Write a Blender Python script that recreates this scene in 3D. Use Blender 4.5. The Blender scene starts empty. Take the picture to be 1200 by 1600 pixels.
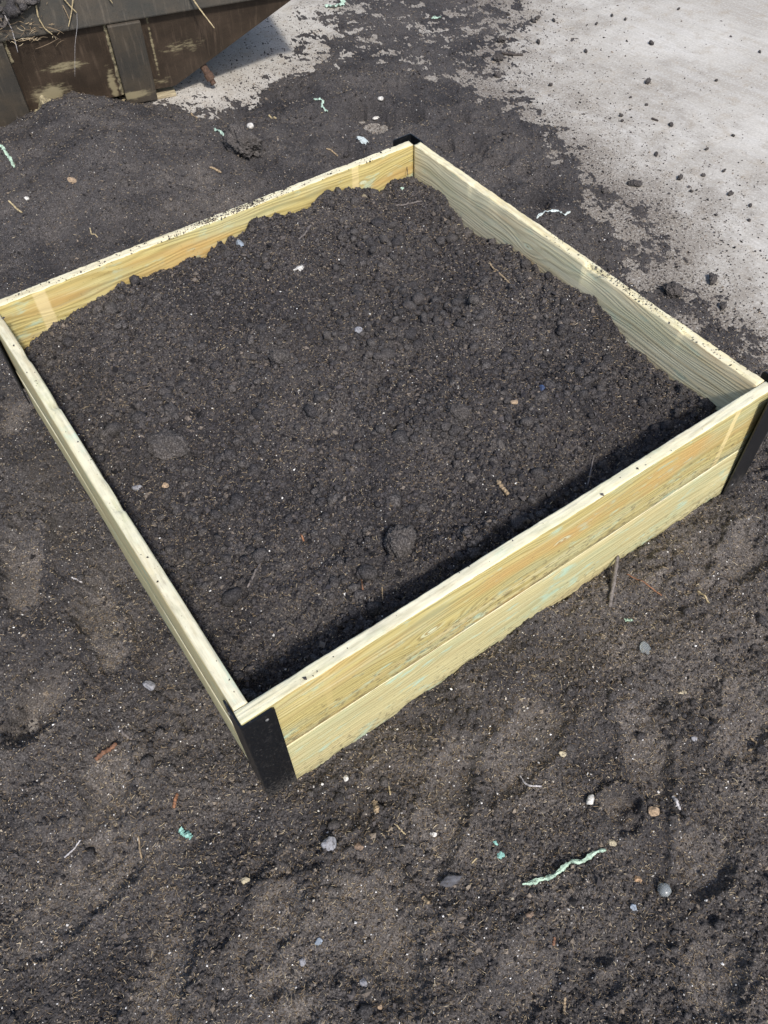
import bpy, bmesh, math
import numpy as np
from mathutils import Matrix, Vector

rng = np.random.default_rng(7)
SC = bpy.context.scene
COL = SC.collection

# ------------------------------------------------------------------ camera
ZT = 0.37                      # height of the bed's top edge above the concrete
F_PX, PW, PH = 1255.889, 1200.0, 1600.0
R = np.array([[0.819752119941779, -0.572299124884275, -0.02191286168603379],
              [-0.4664782799080938, -0.6450000747185585, -0.605287467230897],
              [0.3322716903748564, 0.5064075584638977, -0.7957052899823731]])
CAM = np.array([-0.07545713, -0.51979062, 1.12945638 + ZT])
cam_data = bpy.data.cameras.new('camera')
cam = bpy.data.objects.new('camera', cam_data)
COL.objects.link(cam)
cam_data.sensor_fit = 'VERTICAL'
cam_data.sensor_height = 32.0
cam_data.lens = F_PX / PH * 32.0
cam_data.clip_start = 0.02
cam_data.clip_end = 400.0
cam.matrix_world = Matrix(((R[0][0], -R[1][0], -R[2][0], CAM[0]),
                           (R[0][1], -R[1][1], -R[2][1], CAM[1]),
                           (R[0][2], -R[1][2], -R[2][2], CAM[2]),
                           (0, 0, 0, 1)))
SC.camera = cam

# ------------------------------------------------------------------ sky and sun
SUN_AZ = math.radians(-11)      # from -Y towards +X
SUN_EL = math.radians(49)
sd = Vector((math.sin(SUN_AZ) * math.cos(SUN_EL), -math.cos(SUN_AZ) * math.cos(SUN_EL), math.sin(SUN_EL)))
W = bpy.data.worlds.new('World')
SC.world = W
W.use_nodes = True
wn, wl = W.node_tree.nodes, W.node_tree.links
sky = wn.new('ShaderNodeTexSky')
sky.sky_type = 'NISHITA'
sky.sun_disc = False
sky.sun_elevation = SUN_EL
sky.sun_rotation = math.atan2(sd.x, sd.y)
sky.air_density = 1.0
sky.dust_density = 2.0
bgn = wn['Background']
bgn.inputs[1].default_value = 0.165
wl.new(sky.outputs[0], bgn.inputs[0])
sun_data = bpy.data.lights.new('sun', 'SUN')
sun_data.energy = 3.5
sun_data.angle = math.radians(5.0)
sun_data.color = (1.0, 0.955, 0.89)
sun = bpy.data.objects.new('sun', sun_data)
COL.objects.link(sun)
sun.rotation_euler = sd.to_track_quat('Z', 'Y').to_euler()
sun.location = (1, -3, 5)
vs = SC.view_settings
vs.view_transform = 'Standard'
vs.look = 'None'
vs.exposure = 0.18
vs.gamma = 1.0

# ------------------------------------------------------------------ helpers
def ray(px, py):
    v = np.array([(px - 600) / F_PX, (py - 800) / F_PX, 1.0]) @ R
    return v / np.linalg.norm(v)

def at(px, py, z):
    v = ray(px, py)
    return CAM + v * ((z - CAM[2]) / v[2])

_g = np.random.default_rng(99)
PERM = _g.permutation(256).astype(np.int32)
PERM = np.concatenate([PERM, PERM])
GA = _g.uniform(0, 2 * math.pi, 256)
GX, GY = np.cos(GA).astype(np.float32), np.sin(GA).astype(np.float32)

def perlin(x, y, seed=0):
    x = np.asarray(x, dtype=np.float64) + seed * 17.37
    y = np.asarray(y, dtype=np.float64) - seed * 9.13
    xf, yf = np.floor(x), np.floor(y)
    xi, yi = xf.astype(np.int64) & 255, yf.astype(np.int64) & 255
    fx, fy = (x - xf).astype(np.float32), (y - yf).astype(np.float32)
    u = fx * fx * fx * (fx * (fx * 6 - 15) + 10)
    v = fy * fy * fy * (fy * (fy * 6 - 15) + 10)
    def g(ix, iy, dx, dy):
        h = PERM[PERM[ix & 255] + (iy & 255)]
        return GX[h] * dx + GY[h] * dy
    a, b = g(xi, yi, fx, fy), g(xi + 1, yi, fx - 1, fy)
    c, d = g(xi, yi + 1, fx, fy - 1), g(xi + 1, yi + 1, fx - 1, fy - 1)
    p, q = a + u * (b - a), c + u * (d - c)
    return (p + v * (q - p)) * 1.5

def sstep(a, b, x):
    t = np.clip((x - a) / (b - a), 0, 1)
    return t * t * (3 - 2 * t)

def mesh_np(name, V, F, mat, parent=None, smooth=False, mi=None):
    """one mesh object from numpy vertices and a list of (n,k) face arrays"""
    me = bpy.data.meshes.new(name)
    V = np.asarray(V, dtype=np.float32)
    Fs = F if isinstance(F, list) else [F]
    me.vertices.add(len(V))
    me.vertices.foreach_set('co', V.ravel())
    nl = sum(f.size for f in Fs)
    npol = sum(len(f) for f in Fs)
    me.loops.add(nl)
    me.loops.foreach_set('vertex_index', np.concatenate([np.asarray(f, dtype=np.int32).ravel() for f in Fs]))
    me.polygons.add(npol)
    st, k = [], 0
    for f in Fs:
        st.append(k + np.arange(len(f)) * f.shape[1])
        k += f.size
    me.polygons.foreach_set('loop_start', np.concatenate(st).astype(np.int32))
    me.polygons.foreach_set('use_smooth', np.full(npol, smooth, dtype=bool))
    for m in (mat if isinstance(mat, (list, tuple)) else [mat]):
        me.materials.append(m)
    if mi is not None:
        me.polygons.foreach_set('material_index', np.asarray(mi, dtype=np.int32))
    me.update(calc_edges=True)
    me.validate()
    o = bpy.data.objects.new(name, me)
    COL.objects.link(o)
    if parent is not None:
        o.parent = parent
    return o

def tag(o, label=None, cat=None, group=None, kind=None):
    if label: o['label'] = label
    if cat: o['category'] = cat
    if group: o['group'] = group
    if kind: o['kind'] = kind
    return o

def empty(name, loc=(0, 0, 0)):
    o = bpy.data.objects.new(name, None)
    o.empty_display_size = 0.05
    COL.objects.link(o)
    o.location = loc
    return o

# ------------------------------------------------------------------ shader helpers
class NT:
    def __init__(self, name):
        self.m = bpy.data.materials.new(name)
        self.m.use_nodes = True
        self.t = self.m.node_tree
        self.n, self.l = self.t.nodes, self.t.links
        self.bsdf = self.n['Principled BSDF']
        self.bsdf.inputs['Specular IOR Level'].default_value = 0.3
    def put(self, sock, v):
        if isinstance(v, bpy.types.NodeSocket): self.l.new(v, sock)
        elif isinstance(v, (tuple, list)) and len(v) == 3 and sock.type == 'RGBA': sock.default_value = (*v, 1)
        else: sock.default_value = v
    def math(self, op, a, b=0.0, c=0.0, clamp=False):
        n = self.n.new('ShaderNodeMath'); n.operation = op; n.use_clamp = clamp
        for i, v in enumerate((a, b, c)): self.put(n.inputs[i], v)
        return n.outputs[0]
    def add(self, a, b): return self.math('ADD', a, b)
    def sub(self, a, b): return self.math('SUBTRACT', a, b)
    def mul(self, a, b): return self.math('MULTIPLY', a, b)
    def mix(self, f, a, b, mode='MIX'):
        n = self.n.new('ShaderNodeMix'); n.data_type = 'RGBA'; n.blend_type = mode
        self.put(n.inputs[0], f); self.put(n.inputs[6], a); self.put(n.inputs[7], b)
        return n.outputs[2]
    def rng(self, v, a, b, c=0.0, d=1.0):
        n = self.n.new('ShaderNodeMapRange'); n.interpolation_type = 'SMOOTHSTEP'
        for i, x in enumerate((v, a, b, c, d)): self.put(n.inputs[i], x)
        return n.outputs[0]
    def pos(self): return self.n.new('ShaderNodeNewGeometry').outputs['Position']
    def obj(self): return self.n.new('ShaderNodeTexCoord').outputs['Object']
    def island(self): return self.n.new('ShaderNodeNewGeometry').outputs['Random Per Island']
    def scale(self, v, s, off=(0, 0, 0)):
        n = self.n.new('ShaderNodeMapping'); self.put(n.inputs[0], v)
        n.inputs['Scale'].default_value = s; n.inputs['Location'].default_value = off
        return n.outputs[0]
    def noise(self, v, sc, det=3.0, rough=0.55, dist=0.0, out=0):
        n = self.n.new('ShaderNodeTexNoise'); self.put(n.inputs['Vector'], v)
        n.inputs['Scale'].default_value = sc; n.inputs['Detail'].default_value = det
        n.inputs['Roughness'].default_value = rough; n.inputs['Distortion'].default_value = dist
        return n.outputs[out]
    def voro(self, v, sc, out='Distance', feat='F1'):
        n = self.n.new('ShaderNodeTexVoronoi'); n.feature = feat
        self.put(n.inputs['Vector'], v); n.inputs['Scale'].default_value = sc
        return n.outputs[out]
    def ramp(self, v, stops, interp='LINEAR'):
        n = self.n.new('ShaderNodeValToRGB'); n.color_ramp.interpolation = interp
        e = n.color_ramp.elements
        while len(e) < len(stops): e.new(0.5)
        for k, (p, c) in enumerate(stops):
            e[k].position = p; e[k].color = (*c, 1)
        self.put(n.inputs[0], v)
        return n.outputs[0]
    def attr(self, name):
        n = self.n.new('ShaderNodeAttribute'); n.attribute_name = name
        return n.outputs['Fac']
    def bump(self, h, dist, strength=1.0):
        n = self.n.new('ShaderNodeBump'); n.inputs['Strength'].default_value = strength
        n.inputs['Distance'].default_value = dist; self.put(n.inputs['Height'], h)
        self.l.new(n.outputs[0], self.bsdf.inputs['Normal'])
    def done(self, col, rough=0.8, spec=None):
        self.put(self.bsdf.inputs['Base Color'], col)
        self.put(self.bsdf.inputs['Roughness'], rough)
        if spec is not None: self.bsdf.inputs['Specular IOR Level'].default_value = spec
        return self.m

def soil_material():
    t = NT('peat_soil')
    p = t.pos()
    fine = t.noise(p, 330, 4, 0.65)
    med = t.noise(p, 60, 3, 0.6)
    big = t.noise(p, 5, 3, 0.5)
    dry = t.attr('dry')
    c = t.ramp(fine, [(0.30, (0.016, 0.0147, 0.0145)), (0.5, (0.069, 0.063, 0.0615)), (0.70, (0.215, 0.197, 0.188))])
    c2 = t.ramp(fine, [(0.30, (0.036, 0.0315, 0.0285)), (0.5, (0.132, 0.117, 0.106)), (0.72, (0.35, 0.31, 0.275))])
    c = t.mix(dry, c, c2)
    c = t.mix(t.rng(med, 0.35, 0.7, 0.0, 0.55), c, t.mix(0.5, c, (0.016, 0.0145, 0.0148)))
    c = t.mix(t.rng(big, 0.4, 0.68, 0.0, 0.35), c, (0.07, 0.063, 0.060))
    damp = t.attr('damp')
    c = t.mix(damp, c, t.mix(1.0, c, (0.52, 0.535, 0.58), 'MULTIPLY'))
    t.bump(fine, 0.0035, 1.0)
    return t.done(c, 0.93, 0.2)

def crumb_material(k=1.0, name='soil_crumb'):
    t = NT(name)
    r = t.island()
    c = t.ramp(r, [(0.0, (0.014, 0.013, 0.0132)), (0.45, (0.054, 0.049, 0.049)), (0.80, (0.11, 0.098, 0.094)),
                   (0.93, (0.16, 0.132, 0.105)), (1.0, (0.28, 0.23, 0.18))])
    f = t.noise(t.pos(), 500, 3, 0.6)
    c = t.mix(t.rng(f, 0.35, 0.7, 0.0, 0.5), c, t.mix(0.6, c, (0.008, 0.007, 0.007)))
    if k < 1: c = t.mix(1.0, c, (k * .97, k * .99, k * 1.06), 'MULTIPLY')
    return t.done(c, 0.95, 0.2)

def fibre_material():
    t = NT('root_fibre')
    c = t.ramp(t.island(), [(0.0, (0.05, 0.038, 0.028)), (0.4, (0.13, 0.095, 0.062)), (0.75, (0.28, 0.21, 0.13)), (1.0, (0.55, 0.46, 0.31))])
    return t.done(c, 0.8, 0.2)

def perlite_material():
    t = NT('perlite')
    c = t.ramp(t.island(), [(0.0, (0.26, 0.20, 0.13)), (0.35, (0.40, 0.34, 0.25)), (0.6, (0.55, 0.52, 0.48)), (1.0, (0.8, 0.79, 0.77))])
    return t.done(c, 0.85, 0.3)

def plain(name, col, var=0.25, sc=120, rough=0.75, bump=0.0006, spec=0.3, col2=None):
    t = NT(name)
    p = t.pos()
    n = t.noise(p, sc, 4, 0.6)
    dk = tuple(x * (1 - var) for x in col)
    lt = col2 or tuple(min(1, x * (1 + var)) for x in col)
    c = t.mix(t.rng(n, 0.3, 0.7), dk, lt)
    d = t.noise(p, sc * 2.3, 3, 0.6)
    c = t.mix(t.rng(d, 0.5, 0.68, 0, 0.75), c, (0.06, 0.052, 0.047))
    if bump: t.bump(n, bump, 0.8)
    return t.done(c, rough, spec)

def concrete_material():
    t = NT('concrete')
    p = t.pos()
    rot = t.n.new('ShaderNodeMapping'); t.put(rot.inputs[0], p)
    rot.inputs['Rotation'].default_value = (0, 0, math.radians(85))
    q = rot.outputs[0]
    streak = t.noise(t.scale(q, (7, 95, 1)), 1.0, 5, 0.7, 0.6)
    streak2 = t.noise(t.scale(q, (2.2, 22, 1)), 1.0, 4, 0.65, 0.5)
    big = t.noise(p, 1.6, 4, 0.6)
    mid = t.noise(p, 14, 4, 0.65)
    fine = t.noise(p, 190, 4, 0.7)
    c = t.mix(t.rng(big, 0.33, 0.68), (0.36, 0.332, 0.29), (0.51, 0.485, 0.44))
    c = t.mix(t.rng(streak, 0.40, 0.75, 0, 0.5), c, (0.30, 0.28, 0.255))
    c = t.mix(t.rng(streak2, 0.45, 0.7, 0, 0.35), c, (0.54, 0.525, 0.50))
    c = t.mix(t.rng(mid, 0.48, 0.72, 0, 0.5), c, (0.32, 0.27, 0.205))
    dust = t.attr('dust')
    sm = t.noise(p, 9, 5, 0.68)
    c = t.mix(t.mul(t.rng(t.add(sm, t.mul(dust, 0.75)), 0.55, 1.02), 0.72), c, (0.16, 0.135, 0.108))
    por = t.voro(p, 130)
    c = t.mix(t.rng(por, 0.05, 0.16, 0.35, 0.0), c, (0.16, 0.145, 0.125))
    dn = t.noise(p, 150, 5, 0.75)
    dm = t.rng(t.add(dn, t.mul(t.sub(dust, 0.62), 0.62)), 0.46, 0.60, 0, 0.85)
    c = t.mix(dm, c, t.mix(fine, (0.05, 0.042, 0.037), (0.17, 0.14, 0.115)))
    g2 = t.noise(p, 110, 5, 0.75)
    c = t.mix(t.rng(g2, 0.46, 0.62, 0, 0.42), c, t.mix(0.5, c, (0.22, 0.20, 0.17)))
    c = t.mix(t.rng(g2, 0.48, 0.36, 0, 0.5), c, (0.60, 0.575, 0.53))
    speck = t.noise(p, 330, 2, 0.5)
    c = t.mix(t.rng(speck, 0.62, 0.72, 0, 0.35), c, (0.2, 0.185, 0.17))
    t.bump(t.add(fine, t.mul(streak, 0.8)), 0.0012, 0.6)
    return t.done(c, 0.85, 0.25)

def wood_material(name, seed, light=(0.66, 0.525, 0.235), dark=(0.36, 0.25, 0.09), green=0.25, knots=(), marks=(), freq=560.0,
                  edge=False, orange=0.3, dirt=0.4, contrast=0.75, halfw=0.085, seam=False):
    """pressure treated softwood in the board's own coordinates: X along the board, Z up its face"""
    t = NT(name)
    o = t.obj()
    sx = t.n.new('ShaderNodeSeparateXYZ'); t.put(sx.inputs[0], o)
    x, y, z = sx.outputs
    off = (seed * 3.7, seed * 1.9, seed * 5.3)
    w1 = t.noise(t.scale(o, (2.0, 6, 9), off), 1.0, 2, 0.5)
    w2 = t.noise(t.scale(o, (7, 10, 30), off), 1.0, 2, 0.5)
    zz = t.add(z, t.add(t.mul(t.sub(w1, 0.5), 0.11), t.mul(t.sub(w2, 0.5), 0.012)))
    zz = t.add(zz, t.mul(y, 0.8))
    kmask = None
    for kx, kz, kr in knots:
        dx, dz = t.mul(t.sub(x, kx), 0.42), t.sub(z, kz)
        d = t.math('SQRT', t.add(t.mul(dx, dx), t.mul(dz, dz)))
        g = t.math('EXPONENT', t.mul(t.mul(t.math('DIVIDE', d, kr * 1.5), t.math('DIVIDE', d, kr * 1.5)), -1.0))
        zz = t.add(zz, t.mul(t.sub(t.mul(d, 1.1), t.mul(dz, 0.8)), g))
        k = t.rng(d, kr * 0.22, kr * 0.75, 1.0, 0.0)
        kmask = k if kmask is None else t.math('MAXIMUM', kmask, k)
    ph = t.mul(zz, freq)
    s = t.math('SINE', t.add(ph, t.mul(t.math('SINE', t.mul(ph, 0.31)), 1.6)))
    ring = t.math('POWER', t.rng(s, -1.0, 1.0), 1.7)
    fib = t.noise(t.scale(o, (9, 420, 420), off), 1.0, 3, 0.6)
    patch = t.noise(t.scale(o, (3.0, 7, 14), tuple(v + 11 for v in off)), 1.0, 3, 0.55)
    patch2 = t.noise(t.scale(o, (5.0, 9, 20), tuple(v + 37 for v in off)), 1.0, 3, 0.55)
    ringamt = t.mul(ring, t.rng(patch2, 0.25, 0.7, 0.25, contrast))
    c = t.mix(ringamt, light, dark)
    c = t.mix(t.rng(fib, 0.3, 0.75, 0.0, 0.45), c, tuple(v * 0.62 for v in dark))
    c = t.mix(t.rng(patch, 0.48, 0.72, 0.0, orange), c, (0.52, 0.29, 0.10))
    c = t.mix(t.rng(patch2, 0.44, 0.68, 0.0, green), c, (0.43, 0.455, 0.27))
    bl = t.noise(t.scale(o, (14, 20, 38), tuple(v + 71 for v in off)), 1.0, 4, 0.6)
    c = t.mix(t.rng(bl, 0.56, 0.72, 0.0, min(.8, green * 1.3)), c, (0.40, 0.56, 0.44))
    if kmask is not None:
        c = t.mix(t.mul(kmask, 0.65), c, t.mix(ring, (0.62, 0.68, 0.50), (0.30, 0.22, 0.10)))
    for mx, mw, mc, ma in marks:
        d = t.math('ABSOLUTE', t.sub(t.add(x, t.mul(t.sub(w2, 0.5), 0.006)), mx))
        c = t.mix(t.mul(t.rng(t.add(d, t.mul(t.sub(fib, 0.5), .004)), mw * 0.7, mw * 1.05, ma, 0.0), t.rng(patch, 0.25, 0.6, 0.45, 1.0)), c, mc)
    if edge:
        e = t.noise(t.scale(o, (22, 120, 120), off), 1.0, 4, 0.65)
        c = t.mix(t.rng(e, 0.35, 0.65, 0.15, 0.7), c, (0.70, 0.66, 0.50))  # rough sawn edge, plus sun on its upward face put into the paler colour
    stn = t.noise(t.scale(o, (2.6, 40, 75), tuple(v + 53 for v in off)), 1.0, 4, 0.62)
    c = t.mix(t.rng(stn, 0.50, 0.70, 0.0, 0.42), c, (0.36, 0.27, 0.13))
    stp = t.noise(t.scale(o, (2.2, 40, 60), tuple(v + 91 for v in off)), 1.0, 4, 0.62)
    c = t.mix(t.rng(stp, 0.52, 0.70, 0.0, 0.4), c, (0.66, 0.60, 0.36))
    if seam:
        sn = t.noise(t.scale(o, (9, 60, 40), tuple(v + 17 for v in off)), 1.0, 4, 0.7)
        sm = t.mul(t.rng(z, -halfw + 0.001, -halfw + 0.013, 1.0, 0.0), t.rng(sn, 0.42, 0.62))
        c = t.mix(t.mul(sm, 0.8), c, (0.09, 0.065, 0.04))
    dn = t.noise(t.scale(o, (60, 130, 130), off), 1.0, 4, 0.7)
    low = t.rng(z, -halfw, halfw * 0.7, 0.15, 0.0)
    dm = t.rng(t.add(dn, low), 0.66, 0.74, 0.0, dirt)
    c = t.mix(dm, c, (0.06, 0.048, 0.036))
    if edge:
        smu = t.noise(t.scale(o, (6, 30, 30), tuple(v + 29 for v in off)), 1.0, 5, 0.72)
        c = t.mix(t.rng(smu, 0.52, 0.74, 0.0, 0.6), c, (0.24, 0.195, 0.13))
    spot = t.rng(t.noise(t.scale(o, (240, 300, 300), off), 1.0, 2, 0.5), 0.70, 0.75, 0.0, dirt)
    c = t.mix(spot, c, (0.04, 0.032, 0.026))
    t.bump(t.add(t.mul(fib, 0.6), t.mul(ring, 0.5)), 0.0009, 0.8)
    return t.done(c, 0.78, 0.25)

SOIL = soil_material()
CRUMB = crumb_material()
DAMP_CRUMB = crumb_material(0.78, 'damp_soil_crumb')
FIBRE = fibre_material()
PERL = perlite_material()
CONC = concrete_material()

# ------------------------------------------------------------------ terrain functions
def world_poly(pts, z=0.0):
    return np.array([at(px, py, z)[:2] for px, py in pts])

DENSE = world_poly([(-900, 130), (-300, 190), (0, 188), (60, 160), (130, 142), (190, 146), (240, 160), (300, 168), (365, 170), (405, 152), (430, 128),
                    (488, 103), (560, 94), (640, 98), (700, 112), (745, 142), (800, 165), (838, 200), (880, 232), (905, 268),
                    (950, 300), (995, 330), (1026, 372), (1018, 405), (1010, 430), (1048, 455),
                    (1085, 492), (1135, 520), (1210, 560), (1420, 650), (1800, 800), (2600, 2300), (-1600, 2300), (-2200, 400)])
THIN = world_poly([(500, 100), (515, 60), (548, 5), (560, -160), (640, -250), (800, -180), (790, -40), (765, 40), (770, 85), (745, 120), (700, 118),
                   (560, 104), (510, 108)])

def sdist(x, y, poly):
    """signed distance, positive inside"""
    d2 = np.full(x.shape, 1e9)
    inside = np.zeros(x.shape, dtype=bool)
    n = len(poly)
    for i in range(n):
        ax, ay = poly[i]
        bx, by = poly[(i + 1) % n]
        ex, ey = bx - ax, by - ay
        t = np.clip(((x - ax) * ex + (y - ay) * ey) / (ex * ex + ey * ey), 0, 1)
        d2 = np.minimum(d2, (x - ax - t * ex) ** 2 + (y - ay - t * ey) ** 2)
        if ay != by:
            c = ((ay > y) != (by > y)) & (x < (bx - ax) * (y - ay) / (by - ay) + ax)
            inside ^= c
    d = np.sqrt(d2)
    return np.where(inside, d, -d)

def spot(px, py, z=0.05): return at(px, py, z)[:2]
# (centre, rx, amount): mounds and hollows of the loose soil round the bed
MOUNDS = [(spot(190, 270), 0.36, 0.085), (spot(60, 330), 0.40, 0.05), (spot(110, 195), 0.20, 0.06), (spot(180, 165), 0.12, 0.025), (spot(560, 150), 0.22, 0.035), (spot(385, 238), 0.10, 0.02),
          (spot(470, 130), 0.10, 0.022), (spot(1000, 900), 0.13, 0.016), (spot(640, 1210), 0.10, 0.012), (spot(20, 880), 0.25, 0.03), (spot(80, 700), 0.2, 0.025),
          (spot(1080, 1000), 0.09, 0.012), (spot(330, 1010), 0.12, 0.012)]
PITS = [(spot(965, 1262), 0.020, 0.020), (spot(985, 1250), 0.014, 0.012), (spot(60, 1118), 0.050, 0.024), (spot(20, 1130), 0.035, 0.014),
        (spot(1180, 705), 0.06, 0.025), (spot(1195, 1010), 0.04, 0.018), (spot(538, 242), 0.07, 0.04), (spot(165, 1245), 0.07, 0.009), (spot(600, 1440), 0.09, 0.008),
        (spot(1010, 1160), 0.07, 0.008), (spot(820, 1160), 0.08, 0.007), (spot(130, 1395), 0.09, 0.007), (spot(420, 1540), 0.02, 0.012), (spot(470, 1590), 0.02, 0.014),
        (spot(955, 1540), 0.016, 0.014), (spot(940, 1490), 0.014, 0.012), (spot(975, 1585), 0.02, 0.012), (spot(640, 1352), 0.018, 0.007), (spot(75, 1255), 0.03, 0.008),
        (spot(1040, 1330), 0.06, 0.008), (spot(870, 1010), 0.05, 0.010), (spot(1100, 860), 0.04, 0.010), (spot(255, 800), 0.03, 0.01), (spot(115, 830), 0.04, 0.012)]
BARE = [((718, 194), .035, .02), ((738, 246), .05, .026), ((775, 264), .04, .02), ((848, 290), .05, .03), ((838, 324), .035, .025), ((590, 198), .06, .03),
        ((560, 188), .03, .02), ((925, 412), .03, .024), ((890, 345), .025, .018), ((760, 232), .02, .018), ((700, 240), .02, .016), ((915, 300), .02, .02),
        ((640, 196), .04, .024), ((1000, 440), .035, .02), ((760, 205), .02, .014), ((815, 275), .03, .02)]
BARE = [(spot(*p, z=0.01), r, a) for p, r, a in BARE]
SMOOTH = [(spot(165, 1250), .09), (spot(600, 1440), .10), (spot(1010, 1160), .08), (spot(820, 1150), .10), (spot(130, 1395), .10), (spot(1040, 1320), .07), (spot(60, 1130), .05), (spot(250, 1380), .06), (spot(420, 1600), .08)]
DRY = [(spot(1060, 950), .22, 1.0), (spot(620, 1215), .13, .8), (spot(1180, 1200), .12, .9), (spot(900, 1180), .2, .5), (spot(300, 290), .3, .5), (spot(120, 230), .3, .5), (spot(380, 1450), .12, .35), (spot(120, 1050), .12, .3), (spot(1090, 1560), .15, .4), (spot(500, 1360), .14, .4), (spot(700, 1330), .2, .35)]

# boot prints: centre, heading, length, width, depth
PRINTS = [(spot(165, 1250), 60, .22, .085, .013), (spot(120, 1400), 20, .24, .09, .012), (spot(972, 1268), 70, .075, .062, .020), (spot(1100, 1345), 35, .10, .085, .018), (spot(600, 1450), 80, .25, .09, .012),
          (spot(820, 1165), 15, .24, .09, .011), (spot(1010, 1165), 50, .22, .085, .012), (spot(60, 1110), 30, .17, .09, .022), (spot(250, 1540), 50, .24, .09, .012), (spot(1165, 1130), 20, .16, .09, .012),
          (spot(820, 1530), 10, .14, .085, .011), (spot(1120, 1530), 30, .13, .09, .010), (spot(40, 900), 70, .24, .09, .014), (spot(160, 980), 85, .22, .085, .012), (spot(1160, 870), 10, .14, .085, .015),
          (spot(420, 1450), 30, .2, .08, .010), (spot(700, 1250), 40, .22, .085, .009), (spot(30, 640), 60, .22, .09, .014)]

def prints(x, y):
    """depth and compaction of the boot prints"""
    dep, comp = np.zeros_like(x), np.zeros_like(x)
    wob = 0.22 * perlin(x * 22, y * 22, 95) + 0.14 * perlin(x * 75, y * 75, 96)
    for c, a, ln, wd, d in PRINTS:
        ca, sa = math.cos(math.radians(a)), math.sin(math.radians(a))
        u = ((x - c[0]) * ca + (y - c[1]) * sa) / (ln / 2)
        v = (-(x - c[0]) * sa + (y - c[1]) * ca) / (wd / 2 * (1 + 0.18 * np.clip(u, -1, 1)))
        r = (np.abs(u) ** 3 + np.abs(v) ** 3) ** (1 / 3) + wob
        k = sstep(1.12, 0.60, r)
        dep = dep - d * .95 * k * (1 + .25 * u) + d * 0.5 * np.exp(-((r - 1.22) / 0.16) ** 2)
        comp = np.maximum(comp, k)
    return dep, comp

def grain(x, y, seed):
    """crumbly relief, metres"""
    h = perlin(x * 22, y * 22, seed) * 0.0055
    h += perlin(x * 55, y * 55, seed + 1) * 0.0034
    h += (0.35 - np.abs(perlin(x * 85, y * 85, seed + 2))) * 0.0052
    h += (0.35 - np.abs(perlin(x * 190, y * 190, seed + 3))) * 0.0052
    h += perlin(x * 380, y * 380, seed + 4) * 0.0026
    return h

def h_ground(x, y, want_sd=False):
    x = np.asarray(x, dtype=np.float64); y = np.asarray(y, dtype=np.float64)
    s = sdist(x, y, DENSE)
    s = s + perlin(x * 7, y * 7, 40) * 0.035 + perlin(x * 22, y * 22, 41) * 0.02
    s2 = sdist(x, y, THIN) + perlin(x * 6, y * 6, 42) * 0.05
    br = np.zeros_like(x)
    for c, r, a in BARE:
        br = np.maximum(br, np.exp(-((x - c[0]) ** 2 + (y - c[1]) ** 2) / (r * r * 1.5)))
    nz = 0.9 * perlin(x * 8, y * 8, 43) + 0.75 * perlin(x * 19, y * 19, 44) + 0.7 * perlin(x * 47, y * 47, 45) + 0.6 * perlin(x * 110, y * 110, 46)
    cov = np.maximum(np.clip(s / 0.085, -3, 3), np.clip(s2 / 0.22, -3, 0.40)) - br * 3.6
    cov = cov + nz * (1.0 + 0.7 * br) * (1 - 0.6 * sstep(1.2, 3, cov))
    th = 0.0042 * np.clip(cov, -3, 3) + 0.030 * sstep(0.05, 0.30, s) * (1 - sstep(.1, .7, br))
    inn = sstep(-0.02, 0.20, s)
    for c, r, a in MOUNDS:
        th = th + inn * (1 - br) * a * np.exp(-((x - c[0]) ** 2 + (y - c[1]) ** 2) / (r * r))
    rough = np.ones_like(x)
    for c, r in SMOOTH:
        rough = rough - 0.6 * np.exp(-((x - c[0]) ** 2 + (y - c[1]) ** 2) / (r * r))
    for c, r, a in PITS:
        d2 = ((x - c[0]) ** 2 + (y - c[1]) ** 2) / (r * r)
        th = th - a * np.exp(-d2 ** 1.6) + a * 0.25 * np.exp(-(np.sqrt(d2) - 1.5) ** 2 * 4)
    edge = sstep(0.0, 0.12, s)
    pd, pc = prints(x, y)
    th = th + pd * edge
    rough = rough * (1 - .6 * pc)
    h = th + perlin(x * 3.2, y * 3.2, 5) * 0.014 * edge + perlin(x * 9, y * 9, 6) * 0.017 * edge
    # soil banked up against the boards
    lump = np.clip(perlin(x * 6, y * 6, 97) + .25, 0, 1)
    h = h + edge * lump * (0.30 - np.abs(perlin(x * 30, y * 30, 98))) * 0.022 * np.clip(rough, .35, 1)
    h = h + grain(x, y, 20) * np.clip(rough, 0.35, 1) * (0.55 + 0.45 * edge)
    return (h, s) if want_sd else h

T = 0.0244
L = 1.2
BX = [.0244, .037, .138, .308, .456, .621, .682, .760, .831, .893, .960, 1.023, 1.052, 1.075, 1.097, 1.176]
BZ = [-.135, -.116, -.082, -.058, -.074, -.061, -.034, -.048, -.058, -.038, -.050, -.080, -.104, -.088, -.080, -.098]
RY = [.024, .083, .207, .335, .40, .461, .54, .632, .753, .83, .904, .98, 1.046, 1.10, 1.176]
RZ = [-.12, -.113, -.118, -.114, -.092, -.072, -.085, -.098, -.094, -.110, -.127, -.108, -.086, -.09, -.098]
CLOD_BED = [((268, 708), .035, .016), ((630, 862), .03, .006), ((440, 560), .03, .010), ((715, 650), .028, .010), ((800, 610), .03, .01), ((690, 610), .02, .008), ((610, 690), .03, .006)]
CLOD_BED = [(at(*p, ZT - .07)[:2], r, a) for p, r, a in CLOD_BED]

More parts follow.
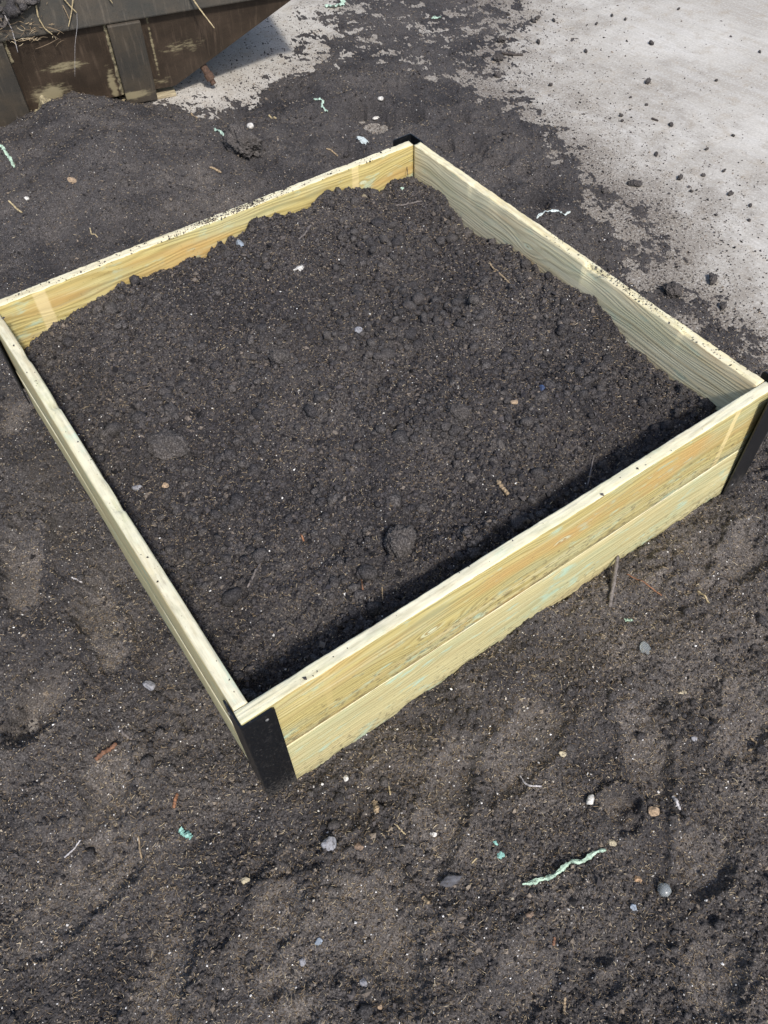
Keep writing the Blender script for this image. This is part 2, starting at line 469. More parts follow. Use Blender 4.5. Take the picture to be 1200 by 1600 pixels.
def h_bed(x, y):
    x = np.asarray(x, dtype=np.float64); y = np.asarray(y, dtype=np.float64)
    back = np.interp(x, BX, BZ)
    right = np.interp(y, RY, RZ)
    right = -0.100 + (right + 0.100) * 1.45
    front = -0.128 + perlin(x * 4, x * 0, 60) * 0.02
    left = -0.150 + perlin(y * 4, y * 0, 61) * 0.02
    ctr = -0.070
    db, dr, df, dl = L - T - y, L - T - x, y - T, x - T
    wb, wr, wf, wl_ = [np.exp(-np.maximum(d, 0) / s) for d, s in ((db, .11), (dr, .11), (df, .17), (dl, .19))]
    wc = 0.08
    h = (back * wb ** 2 + right * wr ** 2 + front * wf ** 2 + left * wl_ ** 2 + ctr * wc) / (wb ** 2 + wr ** 2 + wf ** 2 + wl_ ** 2 + wc)
    mid = sstep(0, 0.12, np.minimum(np.minimum(db, dr), np.minimum(df, dl)))
    h = h + mid * (perlin(x * 4.5, y * 4.5, 62) * 0.034 + perlin(x * 12, y * 12, 63) * 0.016)
    for c, r, a in CLOD_BED:
        d2 = ((x - c[0]) ** 2 + (y - c[1]) ** 2) / (r * r)
        h = h + a * np.exp(-d2 ** 2)
    return ZT + h + grain(x, y, 70) * 1.05 + np.clip(perlin(x * 7, y * 7, 77) + .45, 0.1, 1) * (0.32 - np.abs(perlin(x * 30, y * 30, 75))) * 0.026

def in_bed(x, y):
    return (x > T) & (x < L - T) & (y > T) & (y < L - T)

def surf(x, y):
    x = np.asarray(x, dtype=np.float64); y = np.asarray(y, dtype=np.float64)
    b = in_bed(x, y)
    return np.where(b, h_bed(np.clip(x, T, L - T), np.clip(y, T, L - T)), np.maximum(h_ground(x, y), 0.0))

def on_soil(px, py, bed=None):
    """the point of the soil or concrete surface seen at a photo pixel"""
    z = ZT - .07 if bed else 0.03
    for _ in range(12):
        p = at(px, py, z)
        zn = float(h_bed(p[0], p[1])) if bed else max(float(h_ground(p[0], p[1])), 0.0)
        z = 0.5 * z + 0.5 * zn
    p = at(px, py, z)
    return p

# ------------------------------------------------------------------ concrete yard and loose soil
def grid_faces(nr, nc):
    i = np.arange(nr * nc).reshape(nr, nc)
    return np.stack([i[:-1, :-1], i[1:, :-1], i[1:, 1:], i[:-1, 1:]], -1).reshape(-1, 4)

def add_attr(o, name, vals):
    a = o.data.attributes.new(name, 'FLOAT', 'POINT')
    a.data.foreach_set('value', np.asarray(vals, dtype=np.float32))

def dry_at(x, y):
    d = prints(x, y)[1] * .85
    for c, r in SMOOTH:
        d = np.maximum(d, .75 * np.exp(-((x - c[0]) ** 2 + (y - c[1]) ** 2) / (r * r)))
    for c, r, a in DRY:
        d = np.maximum(d, a * np.exp(-((x - c[0]) ** 2 + (y - c[1]) ** 2) / (r * r)))
    return np.clip(d * (0.75 + 0.9 * perlin(x * 14, y * 14, 90)) + 0.25 * perlin(x * 5, y * 5, 91) + 0.32 * sstep(.75, .1, y) * (1 + 1.2 * perlin(x * 11, y * 11, 92)), 0, 1)

def build_ground():
    # concrete: one sheet to the horizon, finer near the bed
    a = np.concatenate([[-150, -60, -25, -10], np.arange(-5, 7.01, 0.04), [12, 30, 70, 150]])
    X, Y = np.meshgrid(a, a)
    V = np.stack([X, Y, np.zeros_like(X)], -1).reshape(-1, 3)
    o = mesh_np('concrete_ground', V, grid_faces(len(a), len(a)), CONC)
    tag(o, 'pale grey brushed concrete yard strewn with soil crumbs', kind='structure')
    s = np.maximum(sdist(V[:, 0], V[:, 1], DENSE), sdist(V[:, 0], V[:, 1], THIN) - 0.03)
    cl = 1 - .9 * np.exp(-((V[:, 0] - spot(370, 95, 0)[0]) ** 2 + (V[:, 1] - spot(370, 95, 0)[1]) ** 2) / .30)
    add_attr(o, 'dust', cl * (np.where(s > 0, 0.66, np.exp(-np.maximum(-s, 0) / 0.36) * 0.72) + 0.1 * perlin(V[:, 0] * 3, V[:, 1] * 3, 48)))
    # loose soil: rows and columns get wider away from the bed's near side
    us = np.arange(-420, 1640, 2.0)
    vs_ = np.arange(-170, 1840, 2.0)
    U, Vv = np.meshgrid((us - 600) / F_PX, (vs_ - 800) / F_PX)
    D = U[..., None] * R[0] + Vv[..., None] * R[1] + R[2]
    k = (0.03 - CAM[2]) / D[..., 2]
    X, Y = CAM[0] + D[..., 0] * k, CAM[1] + D[..., 1] * k
    H, S = h_ground(X, Y, True)
    F = grid_faces(*X.shape)
    hf = H.ravel()
    keep = (hf[F].max(1) > -0.0015)
    ib = ((X > .06) & (X < L - .06) & (Y > .06) & (Y < L - .06)).ravel()
    keep &= ~ib[F].all(1)
    F = F[keep]
    used = np.unique(F)
    rm = np.full(X.size, -1, dtype=np.int64)
    rm[used] = np.arange(len(used))
    V = np.stack([X.ravel()[used], Y.ravel()[used], np.maximum(hf[used], -0.006)], -1)
    o = mesh_np('soil_ground', V, rm[F], SOIL, smooth=True)
    tag(o, 'dark crumbly compost spread over the yard round the raised bed', kind='structure')
    add_attr(o, 'dry', dry_at(V[:, 0], V[:, 1]))
    add_attr(o, 'damp', np.clip(0.28 + 0.9 * perlin(V[:, 0] * 4, V[:, 1] * 4, 101) + .5 * perlin(V[:, 0] * 12, V[:, 1] * 12, 102) - prints(V[:, 0], V[:, 1])[1], 0, 1))
    # soil inside the bed
    a = np.arange(T - 0.002, L - T + 0.002, 0.0019)
    X, Y = np.meshgrid(a, a)
    Z = h_bed(X, Y)
    o = mesh_np('bed_soil', np.stack([X, Y, Z], -1).reshape(-1, 3), grid_faces(*X.shape), SOIL, smooth=True)
    tag(o, 'dark peaty compost filling the timber raised bed', 'soil', kind='stuff')
    add_attr(o, 'dry', np.clip(0.02 + 0.28 * perlin(X * 6, Y * 6, 93), 0, 0.5).ravel())
    add_attr(o, 'damp', np.clip(0.50 + 0.85 * perlin(X * 4, Y * 4, 99) + .35 * perlin(X * 13, Y * 13, 100), 0, 1).ravel())
build_ground()

# ------------------------------------------------------------------ scattered crumbs, fibres and perlite
def scatter(n, zone):
    """positions scattered over the visible soil, thinning with distance"""
    if zone == 'bed':
        p = rng.uniform(T + 0.004, L - T - 0.004, (n, 2))
    else:
        out = []
        tot = 0
        while tot < n:
            q = rng.uniform([-1.6, -1.3], [3.6, 4.2], (n * 3, 2))
            d2 = (q[:, 0] - CAM[0]) ** 2 + (q[:, 1] - CAM[1]) ** 2 + CAM[2] ** 2
            v = np.stack([q[:, 0] - CAM[0], q[:, 1] - CAM[1], np.full(len(q), -CAM[2])], -1)
            ax = v @ R.T
            okv = (np.abs(ax[:, 0] / ax[:, 2]) < 0.72) & (np.abs(ax[:, 1] / ax[:, 2]) < 0.90) & (ax[:, 2] > 0)
            k = okv & (rng.random(len(q)) < (1.9 / d2) ** 1.0) & ~((q[:, 0] > -.002) & (q[:, 0] < L + .002) & (q[:, 1] > -.002) & (q[:, 1] < L + .002))
            out.append(q[k]); tot += int(k.sum())
        p = np.concatenate(out)[:n]
    return p

OCT = np.array([[1, 0, 0], [-1, 0, 0], [0, 1, 0], [0, -1, 0], [0, 0, 1], [0, 0, -1]], dtype=np.float64)
OCTF = np.array([[0, 2, 4], [2, 1, 4], [1, 3, 4], [3, 0, 4], [2, 0, 5], [1, 2, 5], [3, 1, 5], [0, 3, 5]])

def crumbs_mesh(name, P, size, mat, flat=0.75):
    n = len(P)
    V = OCT[None] * rng.uniform(0.55, 1.25, (n, 6, 1)) + rng.normal(0, 0.16, (n, 6, 3))
    a = rng.uniform(0, 2 * math.pi, n)
    ca, sa = np.cos(a), np.sin(a)
    tl = rng.normal(0, 0.6, n)
    ct, st = np.cos(tl), np.sin(tl)
    x, y, z = V[..., 0] * rng.uniform(.8, 1.5, (n, 1)), V[..., 1], V[..., 2] * flat
    x, z = x * ct[:, None] - z * st[:, None], x * st[:, None] + z * ct[:, None]
    x, y = x * ca[:, None] - y * sa[:, None], x * sa[:, None] + y * ca[:, None]
    V = np.stack([x, y, z], -1) * size[:, None, None] + P[:, None, :]
    F = OCTF[None] + (np.arange(n) * 6)[:, None, None]
    return mesh_np(name, V.reshape(-1, 3), F.reshape(-1, 3), mat)

def fibres_mesh(name, P, length, width, mat, lift=0.001):
    n = len(P)
    k = 4
    a = rng.uniform(0, 2 * math.pi, n)
    curl = rng.normal(0, 1.1, n)
    ts = np.linspace(0, 1, k)
    ang = a[:, None] + curl[:, None] * (ts - 0.5)[None]
    step = (length / (k - 1))[:, None]
    cx = np.cumsum(np.cos(ang) * step, 1); cy = np.cumsum(np.sin(ang) * step, 1)
    cx -= cx[:, 1:2]; cy -= cy[:, 1:2]
    arch = rng.uniform(-0.12, 0.22, n)[:, None] * length[:, None] * (1 - (2 * ts - 1) ** 2)[None]
    tilt = rng.normal(0, 0.16, n)[:, None] * length[:, None] * (ts - 0.5)[None]
    cz = arch + tilt + lift
    nx, ny = -np.sin(ang), np.cos(ang)
    w = width[:, None] * np.array([0.5, 1, 1, 0.45])[None]
    A = np.stack([cx - nx * w, cy - ny * w, cz], -1)
    B = np.stack([cx + nx * w, cy + ny * w, cz], -1)
    C = np.stack([cx, cy, cz + w * 1.3], -1)
    V = np.stack([A, C, B], 2) + P[:, None, None, :]            # n,k,3,3
    idx = np.arange(n * k * 3).reshape(n, k, 3)
    q1 = np.stack([idx[:, :-1, 0], idx[:, :-1, 1], idx[:, 1:, 1], idx[:, 1:, 0]], -1).reshape(-1, 4)
    q2 = np.stack([idx[:, :-1, 1], idx[:, :-1, 2], idx[:, 1:, 2], idx[:, 1:, 1]], -1).reshape(-1, 4)
    return mesh_np(name, V.reshape(-1, 3), np.concatenate([q1, q2]), mat)

def clumps_mesh(name, P, size, mat):
    b = bmesh.new(); bmesh.ops.create_icosphere(b, subdivisions=2, radius=1.0)
    b.verts.ensure_lookup_table()
    v0 = np.array([v.co[:] for v in b.verts]); f0 = np.array([[v.index for v in f.verts] for f in b.faces]); b.free()
    n, m = len(P), len(v0)
    V = np.repeat(v0[None], n, 0)
    of = rng.uniform(0, 200, (n, 1))
    r = 1 + .35 * perlin(V[..., 0] * 1.2 + V[..., 2] + of, V[..., 1] * 1.2 - V[..., 2] + of, 3) + .28 * perlin(V[..., 0] * 3 + V[..., 2] * 2 + of, V[..., 1] * 3 - V[..., 2] * 2, 4) + rng.normal(0, .05, (n, m))
    V = V * r[..., None] * rng.uniform(.7, 1.25, (n, 1, 3)) * [1, 1, .75]
    V = V * size[:, None, None] + P[:, None, :]
    F = f0[None] + (np.arange(n) * m)[:, None, None]
    o = mesh_np(name, V.reshape(-1, 3), F.reshape(-1, 3), mat, smooth=True)
    add_attr(o, 'dry', np.repeat(rng.uniform(0, .45, n), m))
    add_attr(o, 'damp', np.repeat(rng.uniform(0, 1, n), m))
    return o

def soil_density(x, y):
    """1 on the soil, thinning over the bare concrete"""
    s = sdist(x, y, DENSE)
    s2 = sdist(x, y, THIN)
    m = np.maximum(s, s2)
    pn = 0.5 + 0.9 * perlin(x * 9, y * 9, 33) + 0.5 * perlin(x * 30, y * 30, 34)
    near = np.exp(-np.maximum(-m, 0) / 0.20) * np.clip(pn + 0.4, 0, 1)
    return np.where(m > 0.02, 1.0, near)

def build_scatter():
    P = scatter(13000, 'ground')
    h, s = h_ground(P[:, 0], P[:, 1], True)
    pn = perlin(P[:, 0] * 6, P[:, 1] * 6, 97)
    k = (h > 0.002) & (s > .02) & (rng.random(len(P)) < np.clip(.30 + .9 * pn, .05, 1) * (1 - .85 * prints(P[:, 0], P[:, 1])[1]))
    P, h = P[k], h[k]
    size = np.clip(np.exp(rng.normal(math.log(0.0036), 0.45, len(P))), .0020, .013)
    tag(clumps_mesh('soil_clumps', np.column_stack([P, h + size * .15]), size, SOIL), 'small rounded clumps of dark soil on the ground round the bed', 'soil clumps', kind='stuff')
    P = scatter(11000, 'bed')
    k = rng.random(len(P)) < np.clip(.35 + .9 * perlin(P[:, 0] * 7, P[:, 1] * 7, 77), .08, 1)
    P = P[k]
    size = np.clip(np.exp(rng.normal(math.log(0.0043), 0.52, len(P))), .0020, .018)
    tag(clumps_mesh('bed_clumps', np.column_stack([P, h_bed(P[:, 0], P[:, 1]) + size * .15]), size, SOIL), 'small rounded clumps of dark compost lying in the raised bed', 'soil clumps', kind='stuff')
    P = scatter(430000, 'ground')
    h = h_ground(P[:, 0], P[:, 1])
    dens = soil_density(P[:, 0], P[:, 1])
    comp = prints(P[:, 0], P[:, 1])[1]
    for c, r in SMOOTH:
        comp = np.maximum(comp, np.exp(-((P[:, 0] - c[0]) ** 2 + (P[:, 1] - c[1]) ** 2) / (r * r)))
    k = (rng.random(len(P)) < np.where(h > 0, 0.62 * (1 - .72 * comp), np.clip(dens * 1.1, 0, .8)))
    P, h = P[k], np.maximum(h[k], 0)
    size = np.exp(rng.normal(math.log(0.00150), 0.5, len(P)))
    size = np.clip(size, 0.0006, 0.0065)
    tag(crumbs_mesh('soil_crumbs', np.column_stack([P, h + size * 0.25]), size, CRUMB), 'fine dark crumbs loose on the soil and on the concrete beside it', 'soil crumbs', kind='stuff')
    P = scatter(120000, 'bed')
    size = np.clip(np.exp(rng.normal(math.log(0.0016), 0.52, len(P))), 0.0007, 0.0075)
    h = h_bed(P[:, 0], P[:, 1])
    tag(crumbs_mesh('bed_crumbs', np.column_stack([P, h + size * 0.25]), size, DAMP_CRUMB), 'fine dark crumbs loose on the compost inside the raised bed', 'soil crumbs', kind='stuff')
    # fine crumbs thinning out over the bare concrete
    P = scatter(230000, 'ground')
    h = h_ground(P[:, 0], P[:, 1])
    m = np.maximum(sdist(P[:, 0], P[:, 1], DENSE), sdist(P[:, 0], P[:, 1], THIN))
    pn = np.clip(.45 + 1.0 * perlin(P[:, 0] * 8, P[:, 1] * 8, 36) + .6 * perlin(P[:, 0] * 25, P[:, 1] * 25, 37), .04, 1)
    cl = 1 - .8 * np.exp(-((P[:, 0] - spot(370, 95, 0)[0]) ** 2 + (P[:, 1] - spot(370, 95, 0)[1]) ** 2) / .2)
    k = (h <= 0.001) & (rng.random(len(P)) < np.exp(-np.maximum(-m, 0) / 0.32) * pn * cl)
    P = P[k]
    size = np.clip(np.exp(rng.normal(math.log(0.0010), 0.45, len(P))), 0.0005, 0.004)
    tag(crumbs_mesh('concrete_crumbs', np.column_stack([P, size * 0.25]), size, CRUMB), 'fine soil crumbs dusted over the pale concrete beyond the soil edge', 'soil crumbs', kind='stuff')
    # fibres
    P = scatter(250000, 'ground')
    h, s = h_ground(P[:, 0], P[:, 1], True)
    dr = dry_at(P[:, 0], P[:, 1])
    k = (h > 0.001) & (rng.random(len(P)) < 0.38 + 0.6 * dr)
    P, h = P[k], h[k]
    ln = np.clip(np.exp(rng.normal(math.log(0.0040), 0.55, len(P))), 0.0018, 0.026)
    tag(fibres_mesh('root_fibres', np.column_stack([P, h]), ln, rng.uniform(0.00024, 0.00058, len(P)), FIBRE, 0.0012), 'thin brown and straw coloured root fibres scattered over the soil', 'fibres', kind='stuff')
    P = scatter(30000, 'bed')
    ln = np.clip(np.exp(rng.normal(math.log(0.0038), 0.5, len(P))), 0.0018, 0.018)
    tag(fibres_mesh('bed_fibres', np.column_stack([P, h_bed(P[:, 0], P[:, 1])]), ln, rng.uniform(0.00024, 0.00058, len(P)), FIBRE, 0.0012), 'thin brown root fibres scattered over the compost in the bed', 'fibres', kind='stuff')
    # perlite and pale grit
    P = scatter(42000, 'ground')
    h = h_ground(P[:, 0], P[:, 1])
    k = (h > 0.001) & (rng.random(len(P)) < 0.5)
    P, h = P[k], h[k]
    size = np.clip(np.exp(rng.normal(math.log(0.00105), 0.42, len(P))), 0.0006, 0.0024)
    tag(crumbs_mesh('perlite_grit', np.column_stack([P, h + size * 0.5]), size, PERL), 'tiny white grit specks scattered through the soil round the bed', 'grit', kind='stuff')
    P = scatter(5200, 'bed')
    size = np.clip(np.exp(rng.normal(math.log(0.0009), 0.4, len(P))), 0.0005, 0.0028)
    tag(crumbs_mesh('bed_grit', np.column_stack([P, h_bed(P[:, 0], P[:, 1]) + size * 0.5]), size, PERL), 'tiny white grit specks scattered through the compost in the bed', 'grit', kind='stuff')
build_scatter()

# ------------------------------------------------------------------ raised bed
def plank(name, parent, length, height, thick, mats, loc, rotz, seed, bow=0.0, lean=0.0, r=0.003, chips=0.0, splits=()):
    """a sawn board: X along its length, Z up, centred on its middle; rough arrises, slight bow"""
    n = max(40, int(length / 0.006))
    hz, hy = height / 2, thick / 2
    prof = []                                   # cross-section, counter-clockwise from the front bottom
    for cx, cz, a0 in ((hy - r, -hz + r, -90), (hy - r, hz - r, 0), (-hy + r, hz - r, 90), (-hy + r, -hz + r, 180)):
        for j in range(4):
            a = math.radians(a0 + j * 30)
            prof.append((cx + r * math.cos(a), cz + r * math.sin(a)))
    # extra points on the long faces
    P = []
    for i, (y, z) in enumerate(prof):
        P.append((y, z))
        if i in (3, 11):
            y2, z2 = prof[(i + 1) % 16]
            for q in (1, 2, 3, 4): P.append((y + (y2 - y) * q / 5, z + (z2 - z) * q / 5))
        if i in (7, 15):
            y2, z2 = prof[(i + 1) % 16]
            for q in (1, 2): P.append((y + (y2 - y) * q / 3, z + (z2 - z) * q / 3))
    P = np.array(P)
    m = len(P)
    xs = np.linspace(-length / 2, length / 2, n)
    X = np.repeat(xs[:, None], m, 1)
    Y = np.repeat(P[None, :, 0], n, 0)
    Z = np.repeat(P[None, :, 1], n, 0)
    u = 2 * xs / length
    Yb = Y + (bow * (1 - u ** 2))[:, None] + perlin(X * 3 + seed, Z * 2, seed) * 0.0012
    top = (Z > hz - r * 1.01)
    rag = perlin(X * 26, Y * 60, seed + 3) * 0.0013 + perlin(X * 90, Y * 150, seed + 4) * 0.0011
    Zb = Z + np.where(top, rag, 0) + perlin(X * 1.7, X * 0, seed + 7) * 0.0012
    if chips:
        ch = np.clip(perlin(X * 12, X * 0 + 3, seed + 9) - 0.28, 0, 1) * chips
        inner = top & (Y < 0)
        Zb = Zb - np.where(inner, ch, 0)
        Yb = Yb + np.where(inner, ch * 0.9, 0)
    for cx, w, dep, back in splits:              # a long splinter torn out of the inner top arris
        g = sstep(cx - w / 2, cx - w / 2 + .006, X) * sstep(cx + w / 2, cx - w / 2, X)
        inner = top & (Y < hy * .2)
        Zb = Zb - np.where(inner, g * dep, 0)
        Yb = Yb + np.where(inner, g * back, 0)
    Yb = Yb + lean * (Z + hz)
    V = np.stack([X, Yb, Zb], -1).reshape(-1, 3)
    i = np.arange(n * m).reshape(n, m)
    j = np.roll(i, -1, 1)
    F = np.stack([i[:-1], j[:-1], j[1:], i[1:]], -1).reshape(-1, 4)[:, ::-1]
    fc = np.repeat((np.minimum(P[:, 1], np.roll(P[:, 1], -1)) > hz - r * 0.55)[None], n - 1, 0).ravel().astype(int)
    # end grain caps: fans
    c0, c1 = len(V), len(V) + 1
    V = np.concatenate([V, [[xs[0], Yb[0].mean(), 0], [xs[-1], Yb[-1].mean(), 0]]])
    t0 = np.stack([np.full(m, c0), j[0], i[0]], -1)[:, ::-1]
    t1 = np.stack([np.full(m, c1), i[-1], j[-1]], -1)[:, ::-1]
    o = mesh_np(name, V, [F, t0, t1], mats, parent, True, np.concatenate([fc, np.full(2 * m, 1)]))
    o.location = loc
    o.rotation_euler = (0, 0, rotz)
    return o

BLACK = NT('black_steel')
_p = BLACK.pos()
_n1 = BLACK.noise(_p, 45, 4, 0.6)
_n2 = BLACK.noise(_p, 180, 4, 0.7)
_sz = BLACK.n.new('ShaderNodeSeparateXYZ'); BLACK.put(_sz.inputs[0], _p)
_low = BLACK.rng(_sz.outputs[2], 0.04, 0.13, 0.20, 0.0)
_c = BLACK.mix(BLACK.rng(BLACK.add(_n2, _low), 0.57, 0.74, 0, 0.75), (0.006, 0.007, 0.009), (0.085, 0.078, 0.072))
_sc = BLACK.noise(BLACK.scale(_p, (14, 14, 320)), 1.0, 4, 0.7)
_c = BLACK.mix(BLACK.rng(_sc, 0.66, 0.74, 0, 0.55), _c, (0.12, 0.115, 0.11))
_c = BLACK.mix(BLACK.rng(_n1, 0.55, 0.75, 0, 0.25), _c, (0.045, 0.043, 0.042))
BLACK.bump(_n2, 0.0003, 0.4)
BLACK = BLACK.done(_c, 0.42, 0.5)
BLACK.node_tree.nodes['Principled BSDF'].inputs['Roughness'].default_value = 0.30
STEEL_PALE = plain('bare_screw', (0.5, 0.5, 0.48), 0.3, 300, 0.4, 0.0, 0.5)

def bracket(parent, corner, d1, d2, z0, z1, leg=0.056, th=0.0028, screws=True, tilt=(0, 0)):
    """angle bracket bent round a corner; d1 and d2 are the directions of its two legs"""
    d1, d2 = np.array(d1, float), np.array(d2, float)
    corner = np.array(corner, float)
    rad = 0.006
    out = []                                    # outer outline: leg 1 end, bend, leg 2 end
    path = [corner + d1 * s for s in np.linspace(leg, rad, 6)]
    for a in np.linspace(0, math.pi / 2, 7)[1:-1]:
        path.append(corner + d1 * rad * (1 - math.sin(a)) + d2 * rad * (1 - math.cos(a)))
    path += [corner + d2 * s for s in np.linspace(rad, leg, 6)]
    path = np.array(path)
    n = len(path)
    inward = np.zeros_like(path)
    for k in range(n):
        a, b = path[max(k - 1, 0)], path[min(k + 1, n - 1)]
        tdir = (b - a) / np.linalg.norm(b - a)
        nrm = np.array([-tdir[1], tdir[0]])
        c = corner + (d1 + d2) * leg
        if nrm @ (c - path[k]) < 0: nrm = -nrm
        inward[k] = nrm
    zs = np.concatenate([[z0], np.linspace(z0 + 0.006, z1 - 0.004, 10), [z1]])
    rows = []
    for z in zs:
        ins = np.zeros(n)
        P = path.copy()
        if z in (z0, z1):                       # rounded outer corners of each leg
            P[0] = P[0] - d1 * 0.004; P[-1] = P[-1] - d2 * 0.004
        off = np.array(tilt) * (z - z0)
        rows.append((np.column_stack([P + off, np.full(n, z)]), np.column_stack([P + inward * th + off, np.full(n, z)])))
    V = np.concatenate([np.concatenate([a, b]) for a, b in rows])
    F = []
    for i in range(len(zs) - 1):
        b0, b1 = i * 2 * n, (i + 1) * 2 * n
        for k in range(n - 1):
            F.append((b0 + k, b0 + k + 1, b1 + k + 1, b1 + k))
            F.append((b0 + n + k, b1 + n + k, b1 + n + k + 1, b0 + n + k + 1))
        F.append((b0, b1, b1 + n, b0 + n)); F.append((b0 + n - 1, b0 + 2 * n - 1, b1 + 2 * n - 1, b1 + n - 1))
    for b, fl in ((0, 1), ((len(zs) - 1) * 2 * n, 0)):
        for k in range(n - 1):
            F.append((b + k, b + n + k, b + n + k + 1, b + k + 1))
    o = mesh_np('corner_bracket', V, np.array(F), BLACK, parent, False)
    if screws:
        for dd, oth in ((d1, d2), (d2, d1)):
            for z in (z1 - 0.022, z0 + 0.03):
                c = corner + dd * leg * 0.72 - oth * 0.0006
                k = 10
                ring = []
                for rr, ht in ((0.0032, 0), (0.0030, 0.0008), (0.0012, 0.0010)):
                    for q in range(k):
                        a = 2 * math.pi * q / k
                        pt = c + dd * rr * math.cos(a) - oth * ht + np.array(tilt) * (z - z0)
                        ring.append((pt[0], pt[1], z + rr * math.sin(a)))
                ring.append((*(c - oth * 0.0005 + np.array(tilt) * (z - z0)), z))
                f = []
                for s in range(2):
                    for q in range(k): f.append((s * k + q, s * k + (q + 1) % k, (s + 1) * k + (q + 1) % k, (s + 1) * k + q))
                tri = np.array([(2 * k + q, 2 * k + (q + 1) % k, 3 * k) for q in range(k)])
                mesh_np('screw', np.array(ring), [np.array(f), tri], SCREW, o, True)
    return o
SCREW = plain('dull_screw', (0.16, 0.16, 0.16), 0.4, 300, 0.45, 0.0, 0.5)

bed = empty('raised_bed', (0, 0, 0))
tag(bed, 'square raised bed of pale treated timber boards with black corner brackets', 'raised bed')
UH = 0.172
LH = 0.165
ZU = ZT - UH / 2
ZL = ZT - UH - 0.0007 - LH / 2
PALE = (0.74, 0.66, 0.43)
mf = [wood_material('front_timber', 1, light=(0.55, 0.465, 0.195), dark=(0.27, 0.205, 0.07), knots=((-0.245, -0.005, 0.020), (0.05, 0.02, 0.014)), marks=((-0.452, 0.007, (0.50, 0.40, 0.17), .5), (0.497, 0.0085, (0.70, 0.57, 0.28), .85)), green=.55, orange=.6, freq=640, contrast=1.0, seam=True, dirt=.5),
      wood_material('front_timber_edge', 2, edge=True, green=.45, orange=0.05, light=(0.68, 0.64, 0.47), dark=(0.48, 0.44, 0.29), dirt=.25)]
mfl = [wood_material('front_lower_timber', 3, light=(0.60, 0.54, 0.29), dark=(0.35, 0.295, 0.135), green=.6, orange=.15, freq=700, dirt=.55, contrast=.9),
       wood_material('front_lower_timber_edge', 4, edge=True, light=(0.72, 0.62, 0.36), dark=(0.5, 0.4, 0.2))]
mb = [wood_material('back_timber', 5, light=(0.58, 0.48, 0.195), dark=(0.29, 0.215, 0.07), knots=((-0.31, -0.015, 0.022), (0.20, 0.0, 0.020), (0.42, 0.035, 0.012)), marks=((-0.468, 0.017, (0.68, 0.55, 0.29), .75), (0.398, 0.012, (0.70, 0.56, 0.28), .75)), green=.45, orange=.5, freq=560, contrast=1.0, dirt=.7),
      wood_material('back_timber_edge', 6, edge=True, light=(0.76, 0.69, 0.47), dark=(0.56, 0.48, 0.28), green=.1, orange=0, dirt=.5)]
mr = [wood_material('right_timber', 7, light=(0.82, 0.75, 0.52), dark=(0.58, 0.50, 0.31), green=.32, orange=.55, knots=((-0.1, 0.03, 0.012),), freq=620, contrast=.55),
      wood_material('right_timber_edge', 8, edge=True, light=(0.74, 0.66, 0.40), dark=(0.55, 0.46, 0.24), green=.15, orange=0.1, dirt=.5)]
ml = [wood_material('left_timber', 9, light=(0.68, 0.58, 0.32), dark=(0.46, 0.38, 0.2), green=.5, orange=.1, freq=600),
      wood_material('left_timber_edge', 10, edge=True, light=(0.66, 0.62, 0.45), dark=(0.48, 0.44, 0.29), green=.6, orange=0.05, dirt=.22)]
R90 = math.pi / 2
ZP = {}
plank('upper_board', bed, L - 0.003, UH, T, mf, (L / 2 - .0015, T / 2, ZU), 0, 1, chips=.004, r=.0035)
plank('lower_board', bed, L - 0.003, LH, T + .0004, mfl, (L / 2 - .0015, T / 2 - .0001, ZL), 0, 2, r=.0014)
plank('upper_board', bed, L - T - 0.002, UH, T, mb, (L / 2 - T / 2, L - T / 2, ZU), 0, 3, bow=.003, r=.003)
plank('lower_board', bed, L - T - 0.002, LH, T, mb, (L / 2 - T / 2, L - T / 2, ZL), 0, 4)
plank('upper_board', bed, L - 2 * T - 0.003, UH, T, mr, (L - T / 2, L / 2, ZU), -R90, 5, chips=.008, r=.003, splits=((.135, .10, .010, .007), (-.30, .07, .005, .004), (.40, .05, .004, .003)))
plank('lower_board', bed, L - 2 * T - 0.003, LH, T, mr, (L - T / 2, L / 2, ZL), -R90, 6)
plank('upper_board', bed, L - 2 * T - 0.003, UH, T, ml, (T / 2, L / 2, ZU), R90, 7, chips=.005, r=.006, splits=((-.10, .05, .003, .002), (.22, .06, .003, .002)))
plank('lower_board', bed, L - 2 * T - 0.003, LH, T, ml, (T / 2 - .001, L / 2, ZL), R90, 8)
bracket(bed, (-0.0045, -0.0045), (1, 0), (0, 1), 0.015, ZT - 0.004, leg=0.058)
bracket(bed, (1.256, -0.0075), (-1, 0), (0, 1), 0.040, ZT - 0.004, leg=0.066, tilt=(-0.095, -0.035))
bracket(bed, (1.2085, 1.234), (-1, 0), (0, -1), 0.03, ZT - 0.003, leg=0.060)
bracket(bed, (-0.0105, 1.2045), (1, 0), (0, -1), 0.115, ZT - 0.004, leg=0.068)

# soil spilled on the boards' top edges
def edge_soil():
    pts = []
    for n, x0, x1, y0, y1 in ((520, .44, .80, L - T, L - .002), (900, .52, .72, L - T * .8, L - .001), (420, .05, 1.15, L - T, L), (240, L - T, L, .05, .65), (200, L - T, L, .3, .5), (36, .1, 1.15, 0.002, T), (50, .002, T, .05, 1.15)):
        q = np.column_stack([rng.uniform(x0, x1, n), rng.uniform(y0, y1, n)])
        pts.append(q)
    P = np.concatenate(pts)
    s = np.clip(np.exp(rng.normal(math.log(0.0009), 0.55, len(P))), .0004, .004)
    tag(crumbs_mesh('spilled_crumbs', np.column_stack([P, ZT + s * 0.3]), s, CRUMB), 'dark soil crumbs spilled along the top edges of the bed boards', 'soil crumbs', kind='stuff')
edge_soil()
